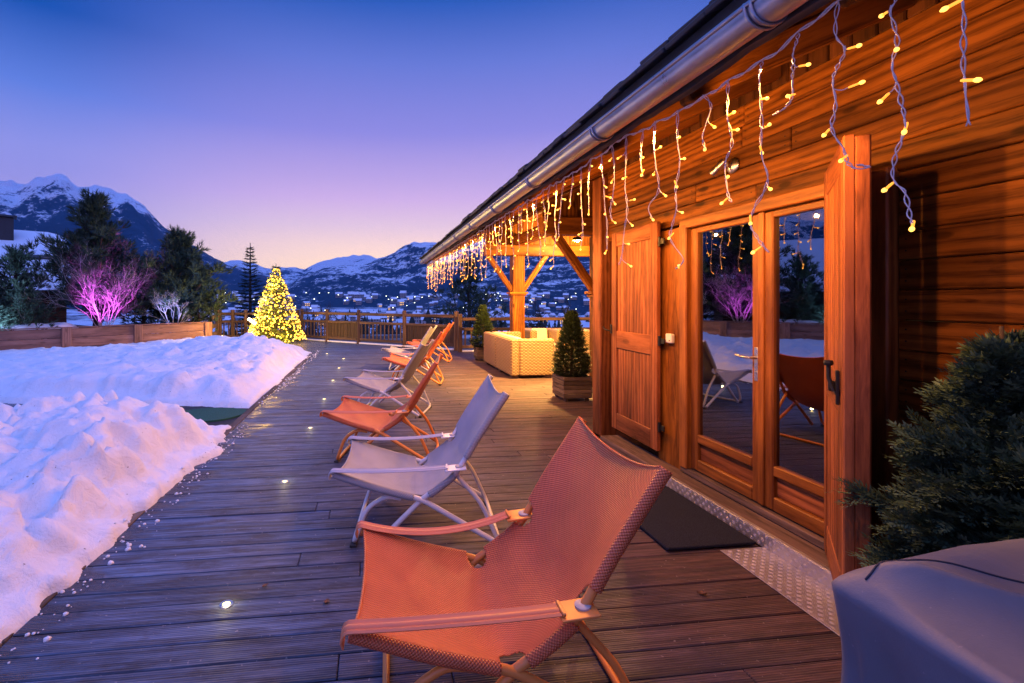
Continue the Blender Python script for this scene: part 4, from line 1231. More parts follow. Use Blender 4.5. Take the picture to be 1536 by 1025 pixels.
lamp('garden_spot', 'SPOT', (-6.55, 15.9, ZP + .25), 200, (.26, .34, 1), .06, (-6.75, 17.0, ZP + 1.0), spot_size=R(62), spot_blend=.7)
lamp('garden_spot', 'SPOT', (-10.4, 13.75, ZP + .2), 420, (.36, .50, 1), .06, (-11.1, 15.0, ZP + .7), spot_size=R(80), spot_blend=.7)
# beyond the railing
conifer((-6.95, 28.0, -1.4), 6.3, 1.55, 71, 'slender dark spruce with a bare pointed tip behind the Christmas tree', M['needle_blue'], dens=1.15, droop=-.12)
pine((5.5, 26, -1.2), 5.0, 2.1, 73, 'spreading pine behind the railing, under the far end of the string lights', 'trees beyond the railing', dens=.9, tw=1.1)
bare((-4.2, 34, -2.2), 4.1, 21, 'bare tree beyond the railing just right of the Christmas tree', M['bark'], 'bare_tree', 'tree', 3, .4, 4, 'bare trees beyond the railing', .012)
bare((-2.6, 38, -2.5), 4.3, 22, 'thin bare tree beyond the railing, second from the Christmas tree', M['bark'], 'bare_tree', 'tree', 3, .35, 4, 'bare trees beyond the railing', .012)
bare((13.5, 33, -1.8), 4.2, 24, 'gnarled bare tree seen beyond the porch post', M['bark'], 'bare_tree', 'tree', 2, .45, 4, 'bare trees beyond the railing', .025)
for i, (x, y, h, r_, lb) in enumerate([(-.6, 24.5, 2.4, 1.1, 'small conifer below the railing behind the slatted panel'), (2.2, 22.5, 2.2, 1.0, 'dark conifer below the railing left of the porch'), (3.8, 27, 3.0, 1.1, 'dark conifer below the railing beside the spreading pine'), (-6.0, 30, 3.2, 1.2, 'dark conifer behind the railing right of the spruce'), (7.2, 21.5, 2.2, .9, 'dark conifer beyond the railing behind the porch post'), (9.2, 25, 2.8, 1.0, 'dark conifer beyond the railing at the right of the porch')]):
    conifer((x, y, -1.6), h, r_, 80 + i, lb, M['needle_blue'], group='conifers below the railing', dens=.7)
# potted conifers
def potted(loc, rz, w, bh, h, rad, seed, label, n, mat, L=.10, lw=.011, lumpy=.25, planter=True, skew=0, pw=1.0):
    rr = random.Random(seed); t = thing('potted_conifer', loc, label, 'potted conifer', None, rz)
    if planter: slat_planter(t, w, bh)
    tr = MB(); cr = MB(); z0 = bh - .05
    tr.tube([(0, 0, z0 - .05), (0, 0, z0 + h * .5), (skew, 0, z0 + h * .96)], [.03, .02, .006], 8)
    for k in range(n):
        f = rr.random() ** 1.35; a = rr.uniform(0, 2 * PI)
        pr = math.sin(PI * min(.5, f * 3.2 + .18)) * (1 - f) ** .72
        lum = 1 + lumpy * noise.noise(Vector((math.cos(a) * 1.8, math.sin(a) * 1.8, f * 5 + seed))) + lumpy * .6 * noise.noise(Vector((math.cos(a) * 5, math.sin(a) * 5, f * 13 + seed)))
        q = rr.uniform(.25, 1) ** .55
        r_ = rad * pr * lum * q
        p = Vector((math.cos(a) * r_ + skew * f, math.sin(a) * r_, z0 + .03 + f * h * .96))
        d = Vector((math.cos(a), math.sin(a), .35 + .9 * f + rr.uniform(-.3, .3))).normalized()
        spray(cr, p, d, L * rr.uniform(.6, 1.2) * pw, lw * L / .1, 7, min(1, max(0, (q ** 2) * .55 + rr.uniform(-.1, .45) * q)), rr)
    for k in range(int(26 * h)):
        f = rr.uniform(.08, .85); a = rr.uniform(0, 2 * PI); pr = (1 - f) ** .72 * rad * .8
        tr.tube([(0, 0, z0 + f * h), (math.cos(a) * pr, math.sin(a) * pr, z0 + f * h + pr * .45)], [.007, .002], 4, False)
    tr.build('trunk', M['bark'], t, smooth=True); cr.build('crown', mat, t)
    return t
potted((3.22, 7.22, 0), R(0), .47, .39, 1.05, .29, 5, 'bushy potted conifer in a slatted wooden box beside the house corner', 3400, M['thuja'], .085, .010, .2)
potted((2.95, 12.15, 0), 0, .42, .36, 1.12, .33, 6, 'smaller potted conifer behind the wicker sofa, left of the porch post', 2200, M['thuja'], .09, .012, .15)
def juniper(loc, label):
    """big bush of feathery branches that arch outwards"""
    rr = random.Random(15); t = thing('potted_conifer', loc, label, 'potted conifer')
    slat_planter(t, .56, .42); tr = MB(); cr = MB(); z0 = .36; h = 1.20
    tr.tube([(0, 0, z0 - .05), (.01, .0, z0 + .5), (.0, .02, z0 + h * .95)], [.035, .022, .006], 8)
    for k in range(250):
        f = rr.random() ** 1.15; a = rr.uniform(0, 2 * PI)
        rad = .43 * (1 - f) ** .8 * (.80 + .42 * noise.noise(Vector((math.cos(a) * 2, math.sin(a) * 2, f * 6)))) + .035
        zb = z0 + f * h * .86
        d = Vector((math.cos(a), math.sin(a), .42 + .8 * f + rr.uniform(-.2, .2))).normalized(); L = rad * rr.choice((.7, .85, 1, 1, 1.3)) * rr.uniform(.85, 1.1)
        p0 = Vector((0, 0, zb)); p1 = p0 + d * L * .6; p2 = p0 + d * L + Vector((0, 0, -.10 * L))
        pts = smooth_path([p0, p1, p2], 6); tr.tube(pts, [.006 * (1 - j / 14) for j in range(len(pts))], 4, False)
        base = rr.uniform(.0, .45)
        for j in range(2, len(pts)):
            e = (pts[j] - pts[j - 1]).normalized(); g = j / (len(pts) - 1)
            for m in range(7):
                b_ = rr.uniform(0, 2 * PI); s = e.orthogonal().normalized(); o = s * math.cos(b_) + e.cross(s) * math.sin(b_)
                dd = (e + o * rr.uniform(.3, .9) + Vector((0, 0, .15))).normalized()
                spray(cr, pts[j].lerp(pts[j - 1], rr.random()) + o * .008, dd, .082 * rr.uniform(.6, 1.25), .0046, 11, min(1, max(0, base * .6 + .55 * g ** 2 * rr.uniform(.3, 1.1) - .05)), rr)
    tr.build('trunk', M['bark'], t, smooth=True); cr.build('crown', M['juniper'], t)
juniper((2.36, 1.47, 0), 'large feathery conifer against the log wall, behind the covered barbecue')
# Christmas tree
def christmas_tree(loc, h, rad):
    t = conifer(loc, h, rad, 91, 'Christmas tree wrapped in warm white lights at the corner of the deck', M['xmas'], 'christmas tree', 'christmas_tree', None, 1.25, -.05)
    rr = random.Random(9)
    b = MB(); b.lathe([(.16, 0), (.2, .03), (.17, .22), (.15, .22)], 20); b.build('stand', M['iron'], t)
    bm_ = MB(); bm_.lathe([(.003, -.024), (.019, -.011), (.022, .004), (.010, .024)], 8); first = None; more = MB()
    n = 820
    for k in range(n):
        f = 1 - math.sqrt(rr.random()); f = min(.93, f * 1.03); a = k * 2.39996 + rr.uniform(-.3, .3)
        r_ = (rad * (1 - f) ** .9 + .03) * rr.uniform(.86, 1.04); p = Vector((math.cos(a) * r_, math.sin(a) * r_, .10 + f * h * .96))
        front = (p + Vector(loc)).dot(Vector(loc).normalized()) < Vector(loc).length
        if front and first is None or (front and cnt < 100):
            if first is None:
                cnt = 0; o = bm_.build('bulb', M['tree_bulb'], t, smooth=True); first = o
            else:
                o = first.copy(); COL.objects.link(o)
            o.parent = t; o.location = p; cnt += 1
        else:
            more.lathe([(.003, -.024), (.019, -.011), (.022, .004), (.010, .024)], 6, p)
    o = more.build('bulb', M['tree_bulb'], t, smooth=True); o['kind'] = 'stuff'
    for f, a in ((.12, 3.9), (.3, 4.6), (.5, 4.2), (.7, 4.6), (.1, 5.2)):
        r_ = rad * (1 - f) + .12; lamp('tree_light', 'POINT', Vector(loc) + Vector((math.cos(a) * r_, math.sin(a) * r_, .12 + f * h)), 105, (1, .58, .12), .06)
christmas_tree((-3.52, 17.9, 0), 2.95, 1.04)
# ---------------------------------------------------------------- icicle lights along the eave
LX = 1.452
icl = thing('icicle_lights', (LX, 5.0, 2.55), 'white cabled icicle string lights hanging in a row from the eave', 'string lights')
O = Vector((LX, 5.0, 2.55))
def z1(x, y): return on_x(900 + x / 2.415, y / 2.415, LX)
near = [  # cable of each near strand and the tips of its bulbs, read off an enlarged view
 ([(1078, -95), (1075, 0), (1060, 50), (1068, 150), (1068, 240), (1078, 310), (1095, 400), (1102, 470), (1080, 560), (1060, 650), (1105, 700), (1115, 790), (1146, 822)], [(995, 60), (1100, 180), (995, 375), (1105, 487), (1010, 695), (1152, 838)]),
 ([(868, 0), (862, 120), (880, 180), (860, 240), (850, 300), (862, 380), (850, 470), (890, 540), (895, 590), (935, 612), (970, 605), (945, 597)], [(935, 162), (940, 293), (800, 495), (860, 587)]),
 ([(712, 120), (718, 160), (700, 200), (710, 245), (690, 300), (695, 350), (680, 390), (630, 417), (640, 404)], [(765, 233), (697, 352)]),
 ([(580, 222), (588, 260), (572, 320), (575, 440), (580, 560), (598, 660), (555, 760), (552, 815), (575, 870), (608, 915)], [(603, 356), (627, 450), (573, 560), (645, 688), (550, 817), (572, 920)]),
 ([(467, 290), (452, 380), (470, 430), (468, 520), (445, 600), (460, 700), (485, 733)], [(495, 405), (500, 470), (485, 640), (447, 742)]),
 ([(383, 345), (395, 390), (365, 490), (372, 540)], [(412, 463), (380, 545)]),
 ([(290, 400), (280, 500), (285, 590), (270, 680), (285, 750), (275, 800), (262, 868), (295, 940), (280, 975)], [(297, 497), (313, 575), (270, 682), (318, 772), (258, 868), (280, 960)]),
 ([(207, 440), (200, 520), (210, 600), (205, 690), (180, 750), (190, 795)], [(230, 532), (180, 635), (237, 712), (195, 800)]),
 ([(157, 470), (150, 570), (150, 640)], [(172, 572), (147, 640)]),
 ([(98, 490), (97, 580), (92, 680), (103, 760), (85, 850), (85, 930), (75, 960)], [(75, 577), (95, 650), (120, 722), (122, 820), (105, 885), (110, 967)]),
 ([(48, 520), (45, 600), (52, 680), (38, 760), (45, 800)], [(30, 585), (35, 665), (68, 742), (52, 810)]),
]
def bulb_mesh():
    b = MB(); b.lathe([(.0022, 0), (.0034, .004), (.0036, .024), (.0028, .027)], 8)
    b.cur = 1; b.lathe([(.0028, .0262), (.0058, .029), (.0064, .034), (.0040, .039), (.001, .041)], 8)
    return b
bulb0 = None; nb = 0; far_b = MB(); LIGHT_AT = []
def add_bulb(tip, stem, rr):
    """stem: where it leaves the cable; it points at the tip"""
    global bulb0, nb
    tip = tip.copy(); tip.x += rr.uniform(-.03, .02)
    d = (tip - stem); d = d.normalized() if d.length > .008 else Vector((rr.uniform(-1, 1), rr.uniform(-.5, .5), -1)).normalized()
    base = tip - d * .040; m = d.to_track_quat('Z', 'Y')
    if nb < 100:
        if bulb0 is None: bulb0 = o = bulb_mesh().build('bulb', [M['bulb'], M['bulb_core']], icl, smooth=True)
        else: o = bulb0.copy(); COL.objects.link(o)
        o.parent = icl; o.rotation_euler = m.to_euler(); o.location = base - O
    else:
        mm = m.to_matrix()
        far_b.cur = 0; far_b.lathe([(.0026, 0), (.0042, .004), (.0042, .026)], 6, base - O, m3=mm)
        far_b.cur = 1; far_b.lathe([(.0036, .0262), (.0064, .031), (.0064, .036), (.002, .042)], 6, base - O, m3=mm)
    nb += 1
    LIGHT_AT.append(tip)
    return base
def strand(pts, tips, rr, n=8):
    b = MB(); pts = smooth_path(pts, n); rad = .0017
    for s in (0, 1):
        q = []
        for i, p in enumerate(pts):
            a = i * .75 + s * PI; r_ = .0027 * (1 + .8 * math.sin(i * .31 + s)); q.append(p + Vector((math.cos(a) * r_, math.sin(a) * r_ * 1.2, 0)))
        b.tube(q, rad, 5)
    for tp in tips:
        c = min(pts, key=lambda p: (p + Vector((0, 0, 0)) - tp - Vector((0, 0, .012))).length); 
        base = add_bulb(tp, c, rr)
        if (c - base).length > .004: b.tube(smooth_path([c + Vector((0, 0, .012)), c.lerp(base, .5), base], 3), rad, 5)
    b.build('strand', M['rope'], icl, O, smooth=True)
rr = random.Random(77)
for pts, tips in near:
    n = len(pts); P = [z1(*p) for p in pts]
    P = [p + Vector((rr.uniform(-.012, .012), 0, 0)) for p in P]
    strand(P, [z1(*t) for t in tips], rr)
y = 2.66 + .15
tops = [on_x(900 + p[0][0][0] / 2.415, p[0][0][1] / 2.415, LX) for p in near]
lens = [.62, .34, .58, .26, .48, .66, .30, .52]
k = 0
while y < 12.2:
    L = lens[k % 8] * rr.uniform(.85, 1.12); zt = 2.535 + rr.uniform(-.02, .006); tops.append(Vector((LX, y, zt)))
    q = Vector((LX, y, zt)); pts = [q]; m = max(3, int(L / .075))
    for i in range(m):
        q = q + Vector((rr.uniform(-.012, .012), rr.uniform(-.020, .020), -L / m)); pts.append(q)
    tips = []; h = .06 + rr.uniform(0, .05)
    while h < L:
        c = pts[min(m, int(h / L * m))]; tips.append(c + Vector((rr.uniform(-.02, .02), rr.choice((-1, 1)) * rr.uniform(.02, .045), -(h - int(h / L * m) * L / m) + rr.uniform(-.02, .01)))); h += rr.uniform(.075, .125)
    tips.append(pts[-1] + Vector((0, rr.uniform(-.02, .02), -.03)))
    strand(pts, tips, rr, 4 if y < 6 else 2); y += rr.uniform(.12, .165); k += 1
# two strands nearer than the picture's edge
for y, L in ((.98, .50), (.84, .28)):
    q = Vector((LX, y, 2.53)); tops.append(q); pts = [q]
    for i in range(5): q = q + Vector((rr.uniform(-.01, .01), rr.uniform(-.015, .015), -L / 5)); pts.append(q)
    strand(pts, [pts[2] + Vector((0, .03, 0)), pts[4] + Vector((0, -.03, 0))], rr)
tops.sort(key=lambda p: p.y); b = MB(); q = [Vector((LX, -1.5, 2.54))]
for a, c in zip(tops, tops[1:]):
    q.append(a); mpt = a.lerp(c, .5); mpt.z -= .006 + .012 * rr.random(); q.append(mpt)
q.append(tops[-1])
q = smooth_path(q, 4)
for s in (0, 1): b.tube([p + Vector((.003 * math.cos(i * .8 + s * PI), 0, .004 * math.sin(i * .8 + s * PI))) for i, p in enumerate(q)], .003, 5)
b.build('cable', M['rope'], icl, O, smooth=True)
o = far_b.build('bulb', [M['bulb'], M['bulb_core']], icl, smooth=True); o['kind'] = 'stuff'
LIGHT_AT.sort(key=lambda p: p.y)
y = 1.6
while y < 12.2:                                       # the light the bulbs give
    lamp('string_light', 'SPOT', (LX, y, 2.46), 64 * .62, (1, .39, .07), .014, (LX + .12, y, 0), spot_size=R(172), spot_blend=.25)
    lamp('string_light', 'SPOT', (LX + .03, y + .31, 2.36), 56 * .62, (1, .39, .06), .014, (LX + 2, y + .31, 2.50), spot_size=R(140), spot_blend=.5); y += .62

# ---------------------------------------------------------------- lamps let into the deck
first = None
for i, (x, y) in enumerate([(-.755, 2.555), (-.755, 4.22), (-.755, 5.95), (-.755, 7.65), (-.755, 9.4), (-.755, 11.1), (-.755, 12.85), (-1.31, 14.1)]):
    nm = ['deck lamp nearest the camera, glowing brightest', 'second deck lamp, level with the second chair', 'third deck lamp, left of the rust orange chair', 'fourth deck lamp counted from the camera', 'fifth deck lamp counted from the camera', 'sixth deck lamp counted from the camera', 'seventh deck lamp, farthest in the straight row', 'last deck lamp, set off to the left of the row'][i]
    t = thing('deck_lamp', (x, y, 0), nm, 'deck lamp', 'round lamps let into the deck')
    if first is None:
        b = MB(); b.lathe([(.020, .000), (.036, .000), (.034, .006), (.020, .006)], 20); r1 = b.build('rim', M['steel'], t)
        b = MB(); b.lathe([(.021, .001), (.020, .006), (.010, .009), (.001, .0095)], 16); l1 = b.build('lens', M['deck_lens'], t, smooth=True); first = t
    else:
        for c in (r1, l1):
            o = c.copy(); COL.objects.link(o); o.parent = t
    lamp('deck_light', 'POINT', (x, y, .05), .35, (1, .8, .35), .02)
t = thing('deck_lamp', (-5.75, 7.95, -.058), 'small red lamp in the cleared path at the left edge', 'deck lamp')
for c, mt in ((r1, None), (l1, M['red_lamp'])):
    o = c.copy()
    if mt: o.data = c.data.copy(); o.data.materials[0] = mt
    COL.objects.link(o); o.parent = t
# ---------------------------------------------------------------- timber garden wall
gw = thing('garden_wall', (-7.2, 15.7, 0), 'low reddish timber garden wall holding back the planting', 'garden wall'); GO = (-7.2, 15.7, 0)
pl = [Vector((-5.75, 17.3, 0)), Vector((-7.3, 15.66, 0)), Vector((-8.62, 14.40, 0)), Vector((-9.95, 13.25, 0)), Vector((-11.6, 11.75, 0)), Vector((-13.2, 10.2, 0)), Vector((-14.8, 8.7, 0)), Vector((-16.4, 7.1, 0))]
for a, c in zip(pl, pl[1:]):
    b = MB()
    for k in range(3): b.beam(a + Vector((0, 0, -.02 + .27 * (k + .5))), c + Vector((0, 0, -.02 + .27 * (k + .5))), .05, .264, bev=.008)
    b.build('wall_panel', M['garden_wood'], gw, GO)
d = (pl[1] - pl[0]).normalized(); nrm = Vector((d.y, -d.x, 0)); nrm = nrm if nrm.dot(Vector((0, -1, 0))) > 0 else -nrm
for p in pl:
    b = MB(); b.box(p + nrm * .035 + Vector((0, 0, .40)), (.24, .07, .83), math.atan2(d.y, d.x), .01); b.build('post', M['garden_wood'], gw, GO)
b = MB()
for a, c in zip(pl, pl[1:]): b.beam(a + Vector((0, 0, .815)), c + Vector((0, 0, .815)), .11, .03, bev=.006)
b.build('coping', M['garden_wood'], gw, GO)
bed = MB(); P = []
for k in range(41):
    f = k / 40 * 7; i = min(6, int(f)); p = pl[i].lerp(pl[i + 1], f - i); row = []
    for j in range(12):
        q = p - nrm * (.06 + j * .5); row.append(Vector((q.x, q.y, .62 + .16 * fbm(Vector((q.x * .6, q.y * .6, 1)), 4) - (.5 if j == 11 else 0))))
    P.append(row)
bed.grid(P); o = bed.build('planting_bed', plain('bed_soil', (.06, .05, .045), .9, 0, .5, 6, .6), smooth=True); tag(o, kind='structure')
for (px, py, d_, w, lb) in ((45, 489, 14.0, .85, 'long patch of snow on top of the garden wall at the left edge'), (88, 488, 14.6, .6, 'shorter patch of snow on the garden wall left of the pink shrub')):
    p = at(px, py, d_); b = MB(); P = []
    for i in range(15):
        row = []
        for j in range(25):
            u = -1 + 2 * j / 24; v = -1 + 2 * i / 14; r2 = u * u + v * v
            row.append(Vector((p.x, p.y, .72)) + d * u * w - nrm * (.30 + v * .30) + Vector((0, 0, .20 * math.sqrt(max(0, 1 - min(1, r2))) * (1 + .3 * noise.noise(Vector((u * 3, v * 3, w)))) - .05)))
        P.append(row)
    b.grid(P); tag(b.build('snow_patch', M['snow'], smooth=True), lb, 'snow patch')

# ---------------------------------------------------------------- railings
def railing(name, pts, label, panels, top=1.13, origin=None):
    t = thing(name, pts[0], label, 'railing'); Oo = pts[0]
    for p in pts:
        b = MB(); b.box(Vector(p) + Vector((0, 0, (top + .10) / 2 - .05)), (.13, .13, top + .22), None, .02); b.build('post', M['fence'], t, Oo)
    for (a, c), kind in zip(zip(pts, pts[1:]), panels):
        a = Vector(a); c = Vector(c); u = (c - a).normalized(); a2 = a + u * .066; c2 = c - u * .066; Z = lambda z: Vector((0, 0, z))
        b = MB(); b.beam(a2 + Z(top - .05), c2 + Z(top - .05), .11, .10, bev=.02); b.build('top_rail', M['fence'], t, Oo)
        b = MB(); b.beam(a2 + Z(top - .36), c2 + Z(top - .36), .08, .09, bev=.012); b.build('middle_rail', M['fence'], t, Oo)
        b = MB(); b.beam(a2 + Z(.16), c2 + Z(.16), .08, .09, bev=.012); b.build('bottom_rail', M['fence'], t, Oo)
        b = MB(); n = max(2, int((c2 - a2).length / (.155 if kind == 'panel' else .17)))
        for k in range(n):
            q = a2.lerp(c2, (k + .5) / n)
            ang = math.atan2(u.y, u.x)
            b.box(q + Z((.205 + top - .405) / 2), ((c2 - a2).length / n - .006 if kind == 'panel' else .05, .03, top - .405 - .205), ang, .006, 2)
        b.build('board_panel' if kind == 'panel' else 'slats', M['fence_dark'] if kind == 'panel' else M['fence'], t, Oo)
        b = MB(); b.beam(a2 + Z(.03), c2 + Z(.03), .16, .05, bev=.01); b.build('snow_strip', M['house_snow'], t, Oo)
    return t
V3 = lambda x, y: Vector((x, y, 0))
A0, A1 = V3(-2.76, 19.14), V3(2.66, 14.52)
g = lambda k: A0.lerp(A1, k)
railing('railing', [g(0), g(.2), g(.425), g(.715), g(1)], 'dark wooden railing with alternating solid and slatted panels at the far edge of the deck', ['slats', 'panel', 'slats', 'panel'])
railing('railing', [V3(2.70, 14.10), V3(4.35, 13.98), V3(6.1, 13.85), V3(8.2, 13.7)], 'wooden railing closing the porch behind the wicker seats', ['slats', 'panel', 'panel'], 1.06)
railing('railing', [V3(-5.95, 19.3), V3(-5.45, 19.28), V3(-4.95, 19.25), V3(-2.92, 19.2)], 'golden lit railing left of and behind the Christmas tree', ['slats', 'slats', 'slats'], 1.1)
t = thing('slat_screen', (-5.85, 18.3, 0), 'stepped horizontal board screen between the garden wall and the railing', 'fence')
b = MB(); a, c = Vector((-5.70, 17.45, 0)), Vector((-6.0, 19.15, 0))
for z, h, x in ((.30, .20, 0), (.62, .16, .1), (.94, .15, .25), (1.22, .15, .5)):
    b.beam(a.lerp(c, x) + Vector((0, 0, z)), c + Vector((0, 0, z)), .05, h, bev=.01)
b.build('board', M['fence'], t, (-5.85, 18.3, 0))
for k, h in ((0, .8), (1, 1.52)):
    b = MB(); q = a.lerp(c, k); b.box((q.x, q.y, h / 2), (.12, .12, h), None, .015); b.build('post', M['fence'], t, (-5.85, 18.3, 0))
fp = at(378, 482, 17.4); t = thing('flood_lamp', (fp.x, fp.y, 0), 'small glowing flood lamp on a stake aimed at the Christmas tree', 'flood lamp')
b = MB(); b.tube([(0, 0, 0), (0, 0, fp.z - .05)], .015, 8); b.build('stake', M['iron'], t)
m3 = Matrix.Rotation(R(-30), 3, 'Y') @ Matrix.Rotation(R(10), 3, 'Z')
b = MB(); b.box((0, .04, fp.z), (.36, .06, .12), Matrix.Rotation(R(35), 3, 'Y'), .01); b.build('housing', M['iron'], t)
b = MB(); b.box((0, .005, fp.z), (.33, .012, .095), Matrix.Rotation(R(35), 3, 'Y'), .003); b.build('lamp_face', M['flood'], t)
lamp('flood_light', 'POINT', (fp.x + .1, fp.y - .15, fp.z + .05), 40, (1, .72, .34), .06)

# ---------------------------------------------------------------- neighbour's house
hc = Vector((-21.5, 25.5, -1.55)); t = thing('neighbour_house', hc, 'neighbouring house with a broad snow covered roof and a dark chimney, behind the left pines', 'house', None, R(35))
b = MB(); b.box((-.7, 0, 1.9), (11.6, 8, 3.8), None, .02); b.build('wall', M['larch_dark'], t)
b = MB()
for sg in (-1, 1):
    vs = [(-7.2, 0, 6.55), (7.2, 0, 6.55), (7.2, sg * 5.2, 3.6), (-7.2, sg * 5.2, 3.6)]
    P = []
    for i in range(13):
        row = []
        for j in range(31):
            u, v = j / 30, i / 12; e = min(u, 1 - u, 1 - v) * 20
            row.append(Vector((-7.2 + 12.6 * u, sg * 5.2 * v, 6.55 - 2.95 * v + .34 * sst(0, 1, e) + .04 * noise.noise(Vector((u * 9, v * 4, sg))))))
        P.append(row)
    b.grid(P)
b.build('roof_snow', M['house_snow'], t, smooth=True)
b = MB()
for sg in (-1, 1): b.beam((-.95, sg * .02, 6.50), (-.95, sg * 5.1, 3.62), 12.4, .12)
for x in (-6.45, 5.15): b.add([(x, -3.98, 3.79), (x, 3.98, 3.79), (x, 0, 6.4)], [(0, 1, 2)])
ro = b.build('roof', M['dark_tile'], t)
b = MB(); b.box((2.8, -.9, 6.7), (.7, .7, 1.3), None, .02); b.box((2.8, -.9, 7.42), (.95, .95, .1), None, .02); b.build('chimney', M['slate'], ro)
b = MB(); b.box((4.0, -2.9, 5.30), (2.2, .35, .06), Matrix.Rotation(R(29.5), 3, 'X'), .01); b.build('roof_window', M['dark_tile'], ro)
# ---------------------------------------------------------------- the town down in the valley
rr = random.Random(42); house = None; hm = {}
def town_house(p, s, a):
    global house
    if house is None:
        b = MB(); b.box((0, 0, 2.2), (9, 7, 5.6), None, .02); b.cur = 1
        b.add([(-5.2, -4.3, 4.7), (5.2, -4.3, 4.7), (5.2, 0, 7.8), (-5.2, 0, 7.8), (5.2, 4.3, 4.7), (-5.2, 4.3, 4.7), (-4.5, -3.5, 5.0), (-4.5, 3.5, 5.0), (4.5, -3.5, 5.0), (4.5, 3.5, 5.0)],
              [(0, 1, 2, 3), (3, 2, 4, 5), (6, 3, 7), (8, 9, 2)])
        b.cur = 2
        for x in (-2.6, 0, 2.6):
            for z in (1.4, 3.9): b.box((x, -3.52, z), (1.1, .06, 1.3), None, .01)
        house = o = b.build('town_house', [M['house_wall'], M['house_snow'], M['dark_tile']])
        hm['lit'] = o.data.copy(); hm['lit'].materials[2] = M['window_lit']
    else: o = house.copy(); COL.objects.link(o)
    if rr.random() < .16: o.data = hm['lit']
    o.location = p; o.rotation_euler = (0, 0, a); o.scale = (s, s, s * rr.uniform(.8, 1.5))
    tag(o, 'small snow roofed house in the town far down the valley', 'house', 'town houses in the valley')
def surf(px, d):
    q = at(px, HY, d); return Vector((q.x, q.y, ground_z(q.x, q.y)))
from mathutils.bvhtree import BVHTree
BV = []
for o in [o for o in COL.objects if o.name.split('.')[0] in ('ground', 'mountain')]:
    BV.append(BVHTree.FromPolygons([v.co.copy() for v in o.data.vertices], [tuple(p.vertices) for p in o.data.polygons]))
def land(px, py):
    """the ground seen in a direction from the terrace"""
    o = Vector((0, 0, H)); d = (at(px, py, 1) - o).normalized(); best = None
    for t in BV:
        h = t.ray_cast(o + d * 60, d)
        if h[0] is not None and (best is None or h[3] < best[1]): best = (h[0], h[3])
    return best
k = 0
while k < 190:
    px = rr.uniform(425, 900) if k % 5 else rr.uniform(305, 430); py = 446 + 44 * rr.random() ** 1.5
    h = land(px, py)
    if h is None or h[1] < 330 or h[1] > 2300: k += .2; continue
    town_house(h[0], rr.uniform(.9, 1.5) * max(.8, h[1] / 1000), rr.uniform(-.6, .6)); k += 1
lampo = None
for k in range(62):
    px = rr.uniform(440, 900) if k % 5 else rr.uniform(320, 440); py = 447 + 30 * rr.random() ** 1.4; h = land(px, py)
    if h is None or h[1] < 240 or h[1] > 2400: continue
    p = h[0]; s = max(.75, h[1] / 620)
    if lampo is None:
        b = MB(); b.tube([(0, 0, 0), (0, 0, 6.5), (0, -.8, 7)], .09, 6); b.cur = 1; b.lathe([(.06, -.45), (.5, -.2), (.62, .0), (.5, .3), (.1, .45)], 8, (0, -.8, 6.9))
        lampo = o = b.build('street_lamp', [M['iron'], M['town_lamp']]); lw = o.data.copy(); lw.materials[1] = M['town_lamp_white']
    else: o = lampo.copy(); COL.objects.link(o)
    if k % 6 == 0: o.data = lw
    o.location = p; o.scale = (s, s, max(1, s))
    tag(o, 'tiny glowing street lamp in the valley town', 'street lamp', 'street lamps of the valley town')
# woods on the valley floor
b = MB()
for k in range(900):
    px = rr.uniform(200, 1000); d = 10 ** rr.uniform(math.log10(130), math.log10(1500)); p = surf(px, d)
    if fbm(Vector((p.x * .006, p.y * .006, 2)), 3) < .02 and d > 160 and rr.random() < .75: continue
    h = rr.uniform(5, 11); r_ = h * rr.uniform(.17, .26); c = rr.random()
    for q in range(3):
        z0 = h * (.12 + .27 * q); rq = r_ * (1.1 - .3 * q); n = 7; vs = [p + Vector((0, 0, z0 + h * .38))]
        for j in range(n):
            a = 2 * PI * j / n + q; w = rq * rr.uniform(.7, 1.25); vs.append(p + Vector((math.cos(a) * w, math.sin(a) * w, z0 + rr.uniform(-.06, .06) * h)))
        b.add(vs, [(0, 1 + j, 1 + (j + 1) % n) for j in range(n)], None, c)
tag(b.build('valley_woods', M['distant_wood']), 'dark scattered conifers over the snowy valley floor', 'woods', None, 'stuff')
# ---------------------------------------------------------------- dry leaves blown on to the step and deck
rr = random.Random(19); lf = None
M['dry_leaf'] = plain('dry_leaf', (.20, .095, .045), .8, 0, .4, 60)
def leaf_at(x, y, z, label, s=1.0, grp=None):
    b = MB(); P = []
    L = .052 * s; w = .017 * s; cu = rr.uniform(.004, .012)
    for i in range(7):
        t = i / 6; hw = w * math.sin(PI * min(.97, t + .05)) * (1 + .25 * math.sin(t * 14)); P.append([Vector((L * (t - .5), sg * hw, .003 + cu * (abs(sg) * 1.2 + (t - .5) ** 2 * 2))) for sg in (-1, -.5, 0, .5, 1)])
    b.grid(P); o = b.build('dry_leaf', M['dry_leaf']); m = o.modifiers.new('leaf', 'SOLIDIFY'); m.thickness = .0012
    o.location = (x, y, z); o.rotation_euler = (rr.uniform(-.2, .2), rr.uniform(-.2, .2), rr.uniform(0, 6.3)); tag(o, label, 'leaf', grp)
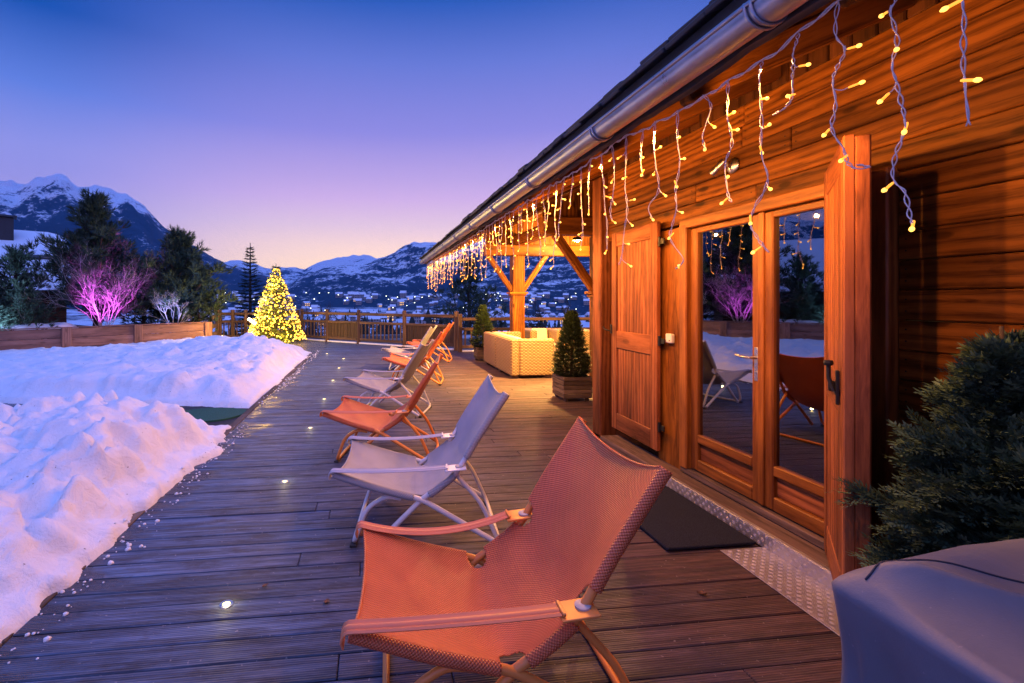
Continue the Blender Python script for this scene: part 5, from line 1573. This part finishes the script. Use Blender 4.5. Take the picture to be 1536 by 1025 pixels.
for (x, y) in ((2.60, 2.02), (2.64, 1.96), (2.585, 1.92), (2.62, 1.86), (2.60, 1.80), (2.65, 1.83), (2.575, 2.08)):
    leaf_at(x, y, .102, 'dry brown leaf in the small heap on the door step by the open shutter', rr.uniform(.8, 1.2), 'dry leaves on the door step')
q = on_ground(1053, 893); leaf_at(q.x, q.y, .001, 'pale brown leaf on the deck in front of the step plate', .9)
q = on_ground(1345 * 0 + 490, 905); leaf_at(q.x, q.y, .001, 'brown leaf on the blue grey boards left of the nearest chair', .9)
q = on_ground(398, 880); leaf_at(q.x, q.y, .001, 'small brown leaf on the deck right of the nearest deck lamp', .7)
b = MB(); b.lathe([(.004, 0), (.014, .004), (.015, .010), (.008, .017), (.001, .019)], 9, (2.33, 3.55, .030)); tag(b.build('pebble', M['white_plastic'], smooth=True), 'pale pebble lying on the dark door mat', 'pebble')
# ---------------------------------------------------------------- air
def haze(dens):
    b = MB(); X, Y0, Y1, Z0, Z1 = 5000, -2500, 4700, -60, 1250
    b.add([(x, y, z) for z in (Z0, Z1) for x, y in ((-X, Y0), (X, Y0), (X, Y1), (-X, Y1))], [(3, 2, 1, 0), (4, 5, 6, 7), (0, 1, 5, 4), (1, 2, 6, 5), (2, 3, 7, 6), (3, 0, 4, 7)])
    m = bpy.data.materials.new('evening_haze'); m.use_nodes = True; n = m.node_tree.nodes; n.clear()
    v = n.new('ShaderNodeVolumePrincipled'); v.inputs['Color'].default_value = (.14, .46, 1, 1); v.inputs['Density'].default_value = dens
    o = n.new('ShaderNodeOutputMaterial'); m.node_tree.links.new(v.outputs[0], o.inputs['Volume'])
    tag(b.build('haze', m), 'thin blue evening haze filling the valley', 'haze', None, 'stuff')
if HAZE: haze(HAZE)
# ---------------------------------------------------------------- render settings
vs = S.view_settings; vs.view_transform = 'Standard'; vs.look = 'None'; vs.exposure = .18; vs.gamma = 1; vs.use_curve_mapping = False
cy = S.cycles; cy.use_denoising = True; cy.max_bounces = 6; cy.diffuse_bounces = 3; cy.glossy_bounces = 3; cy.transparent_max_bounces = 10; cy.volume_bounces = 0
cy.sample_clamp_indirect = 4; cy.caustics_reflective = False; cy.caustics_refractive = False; cy.use_light_tree = True
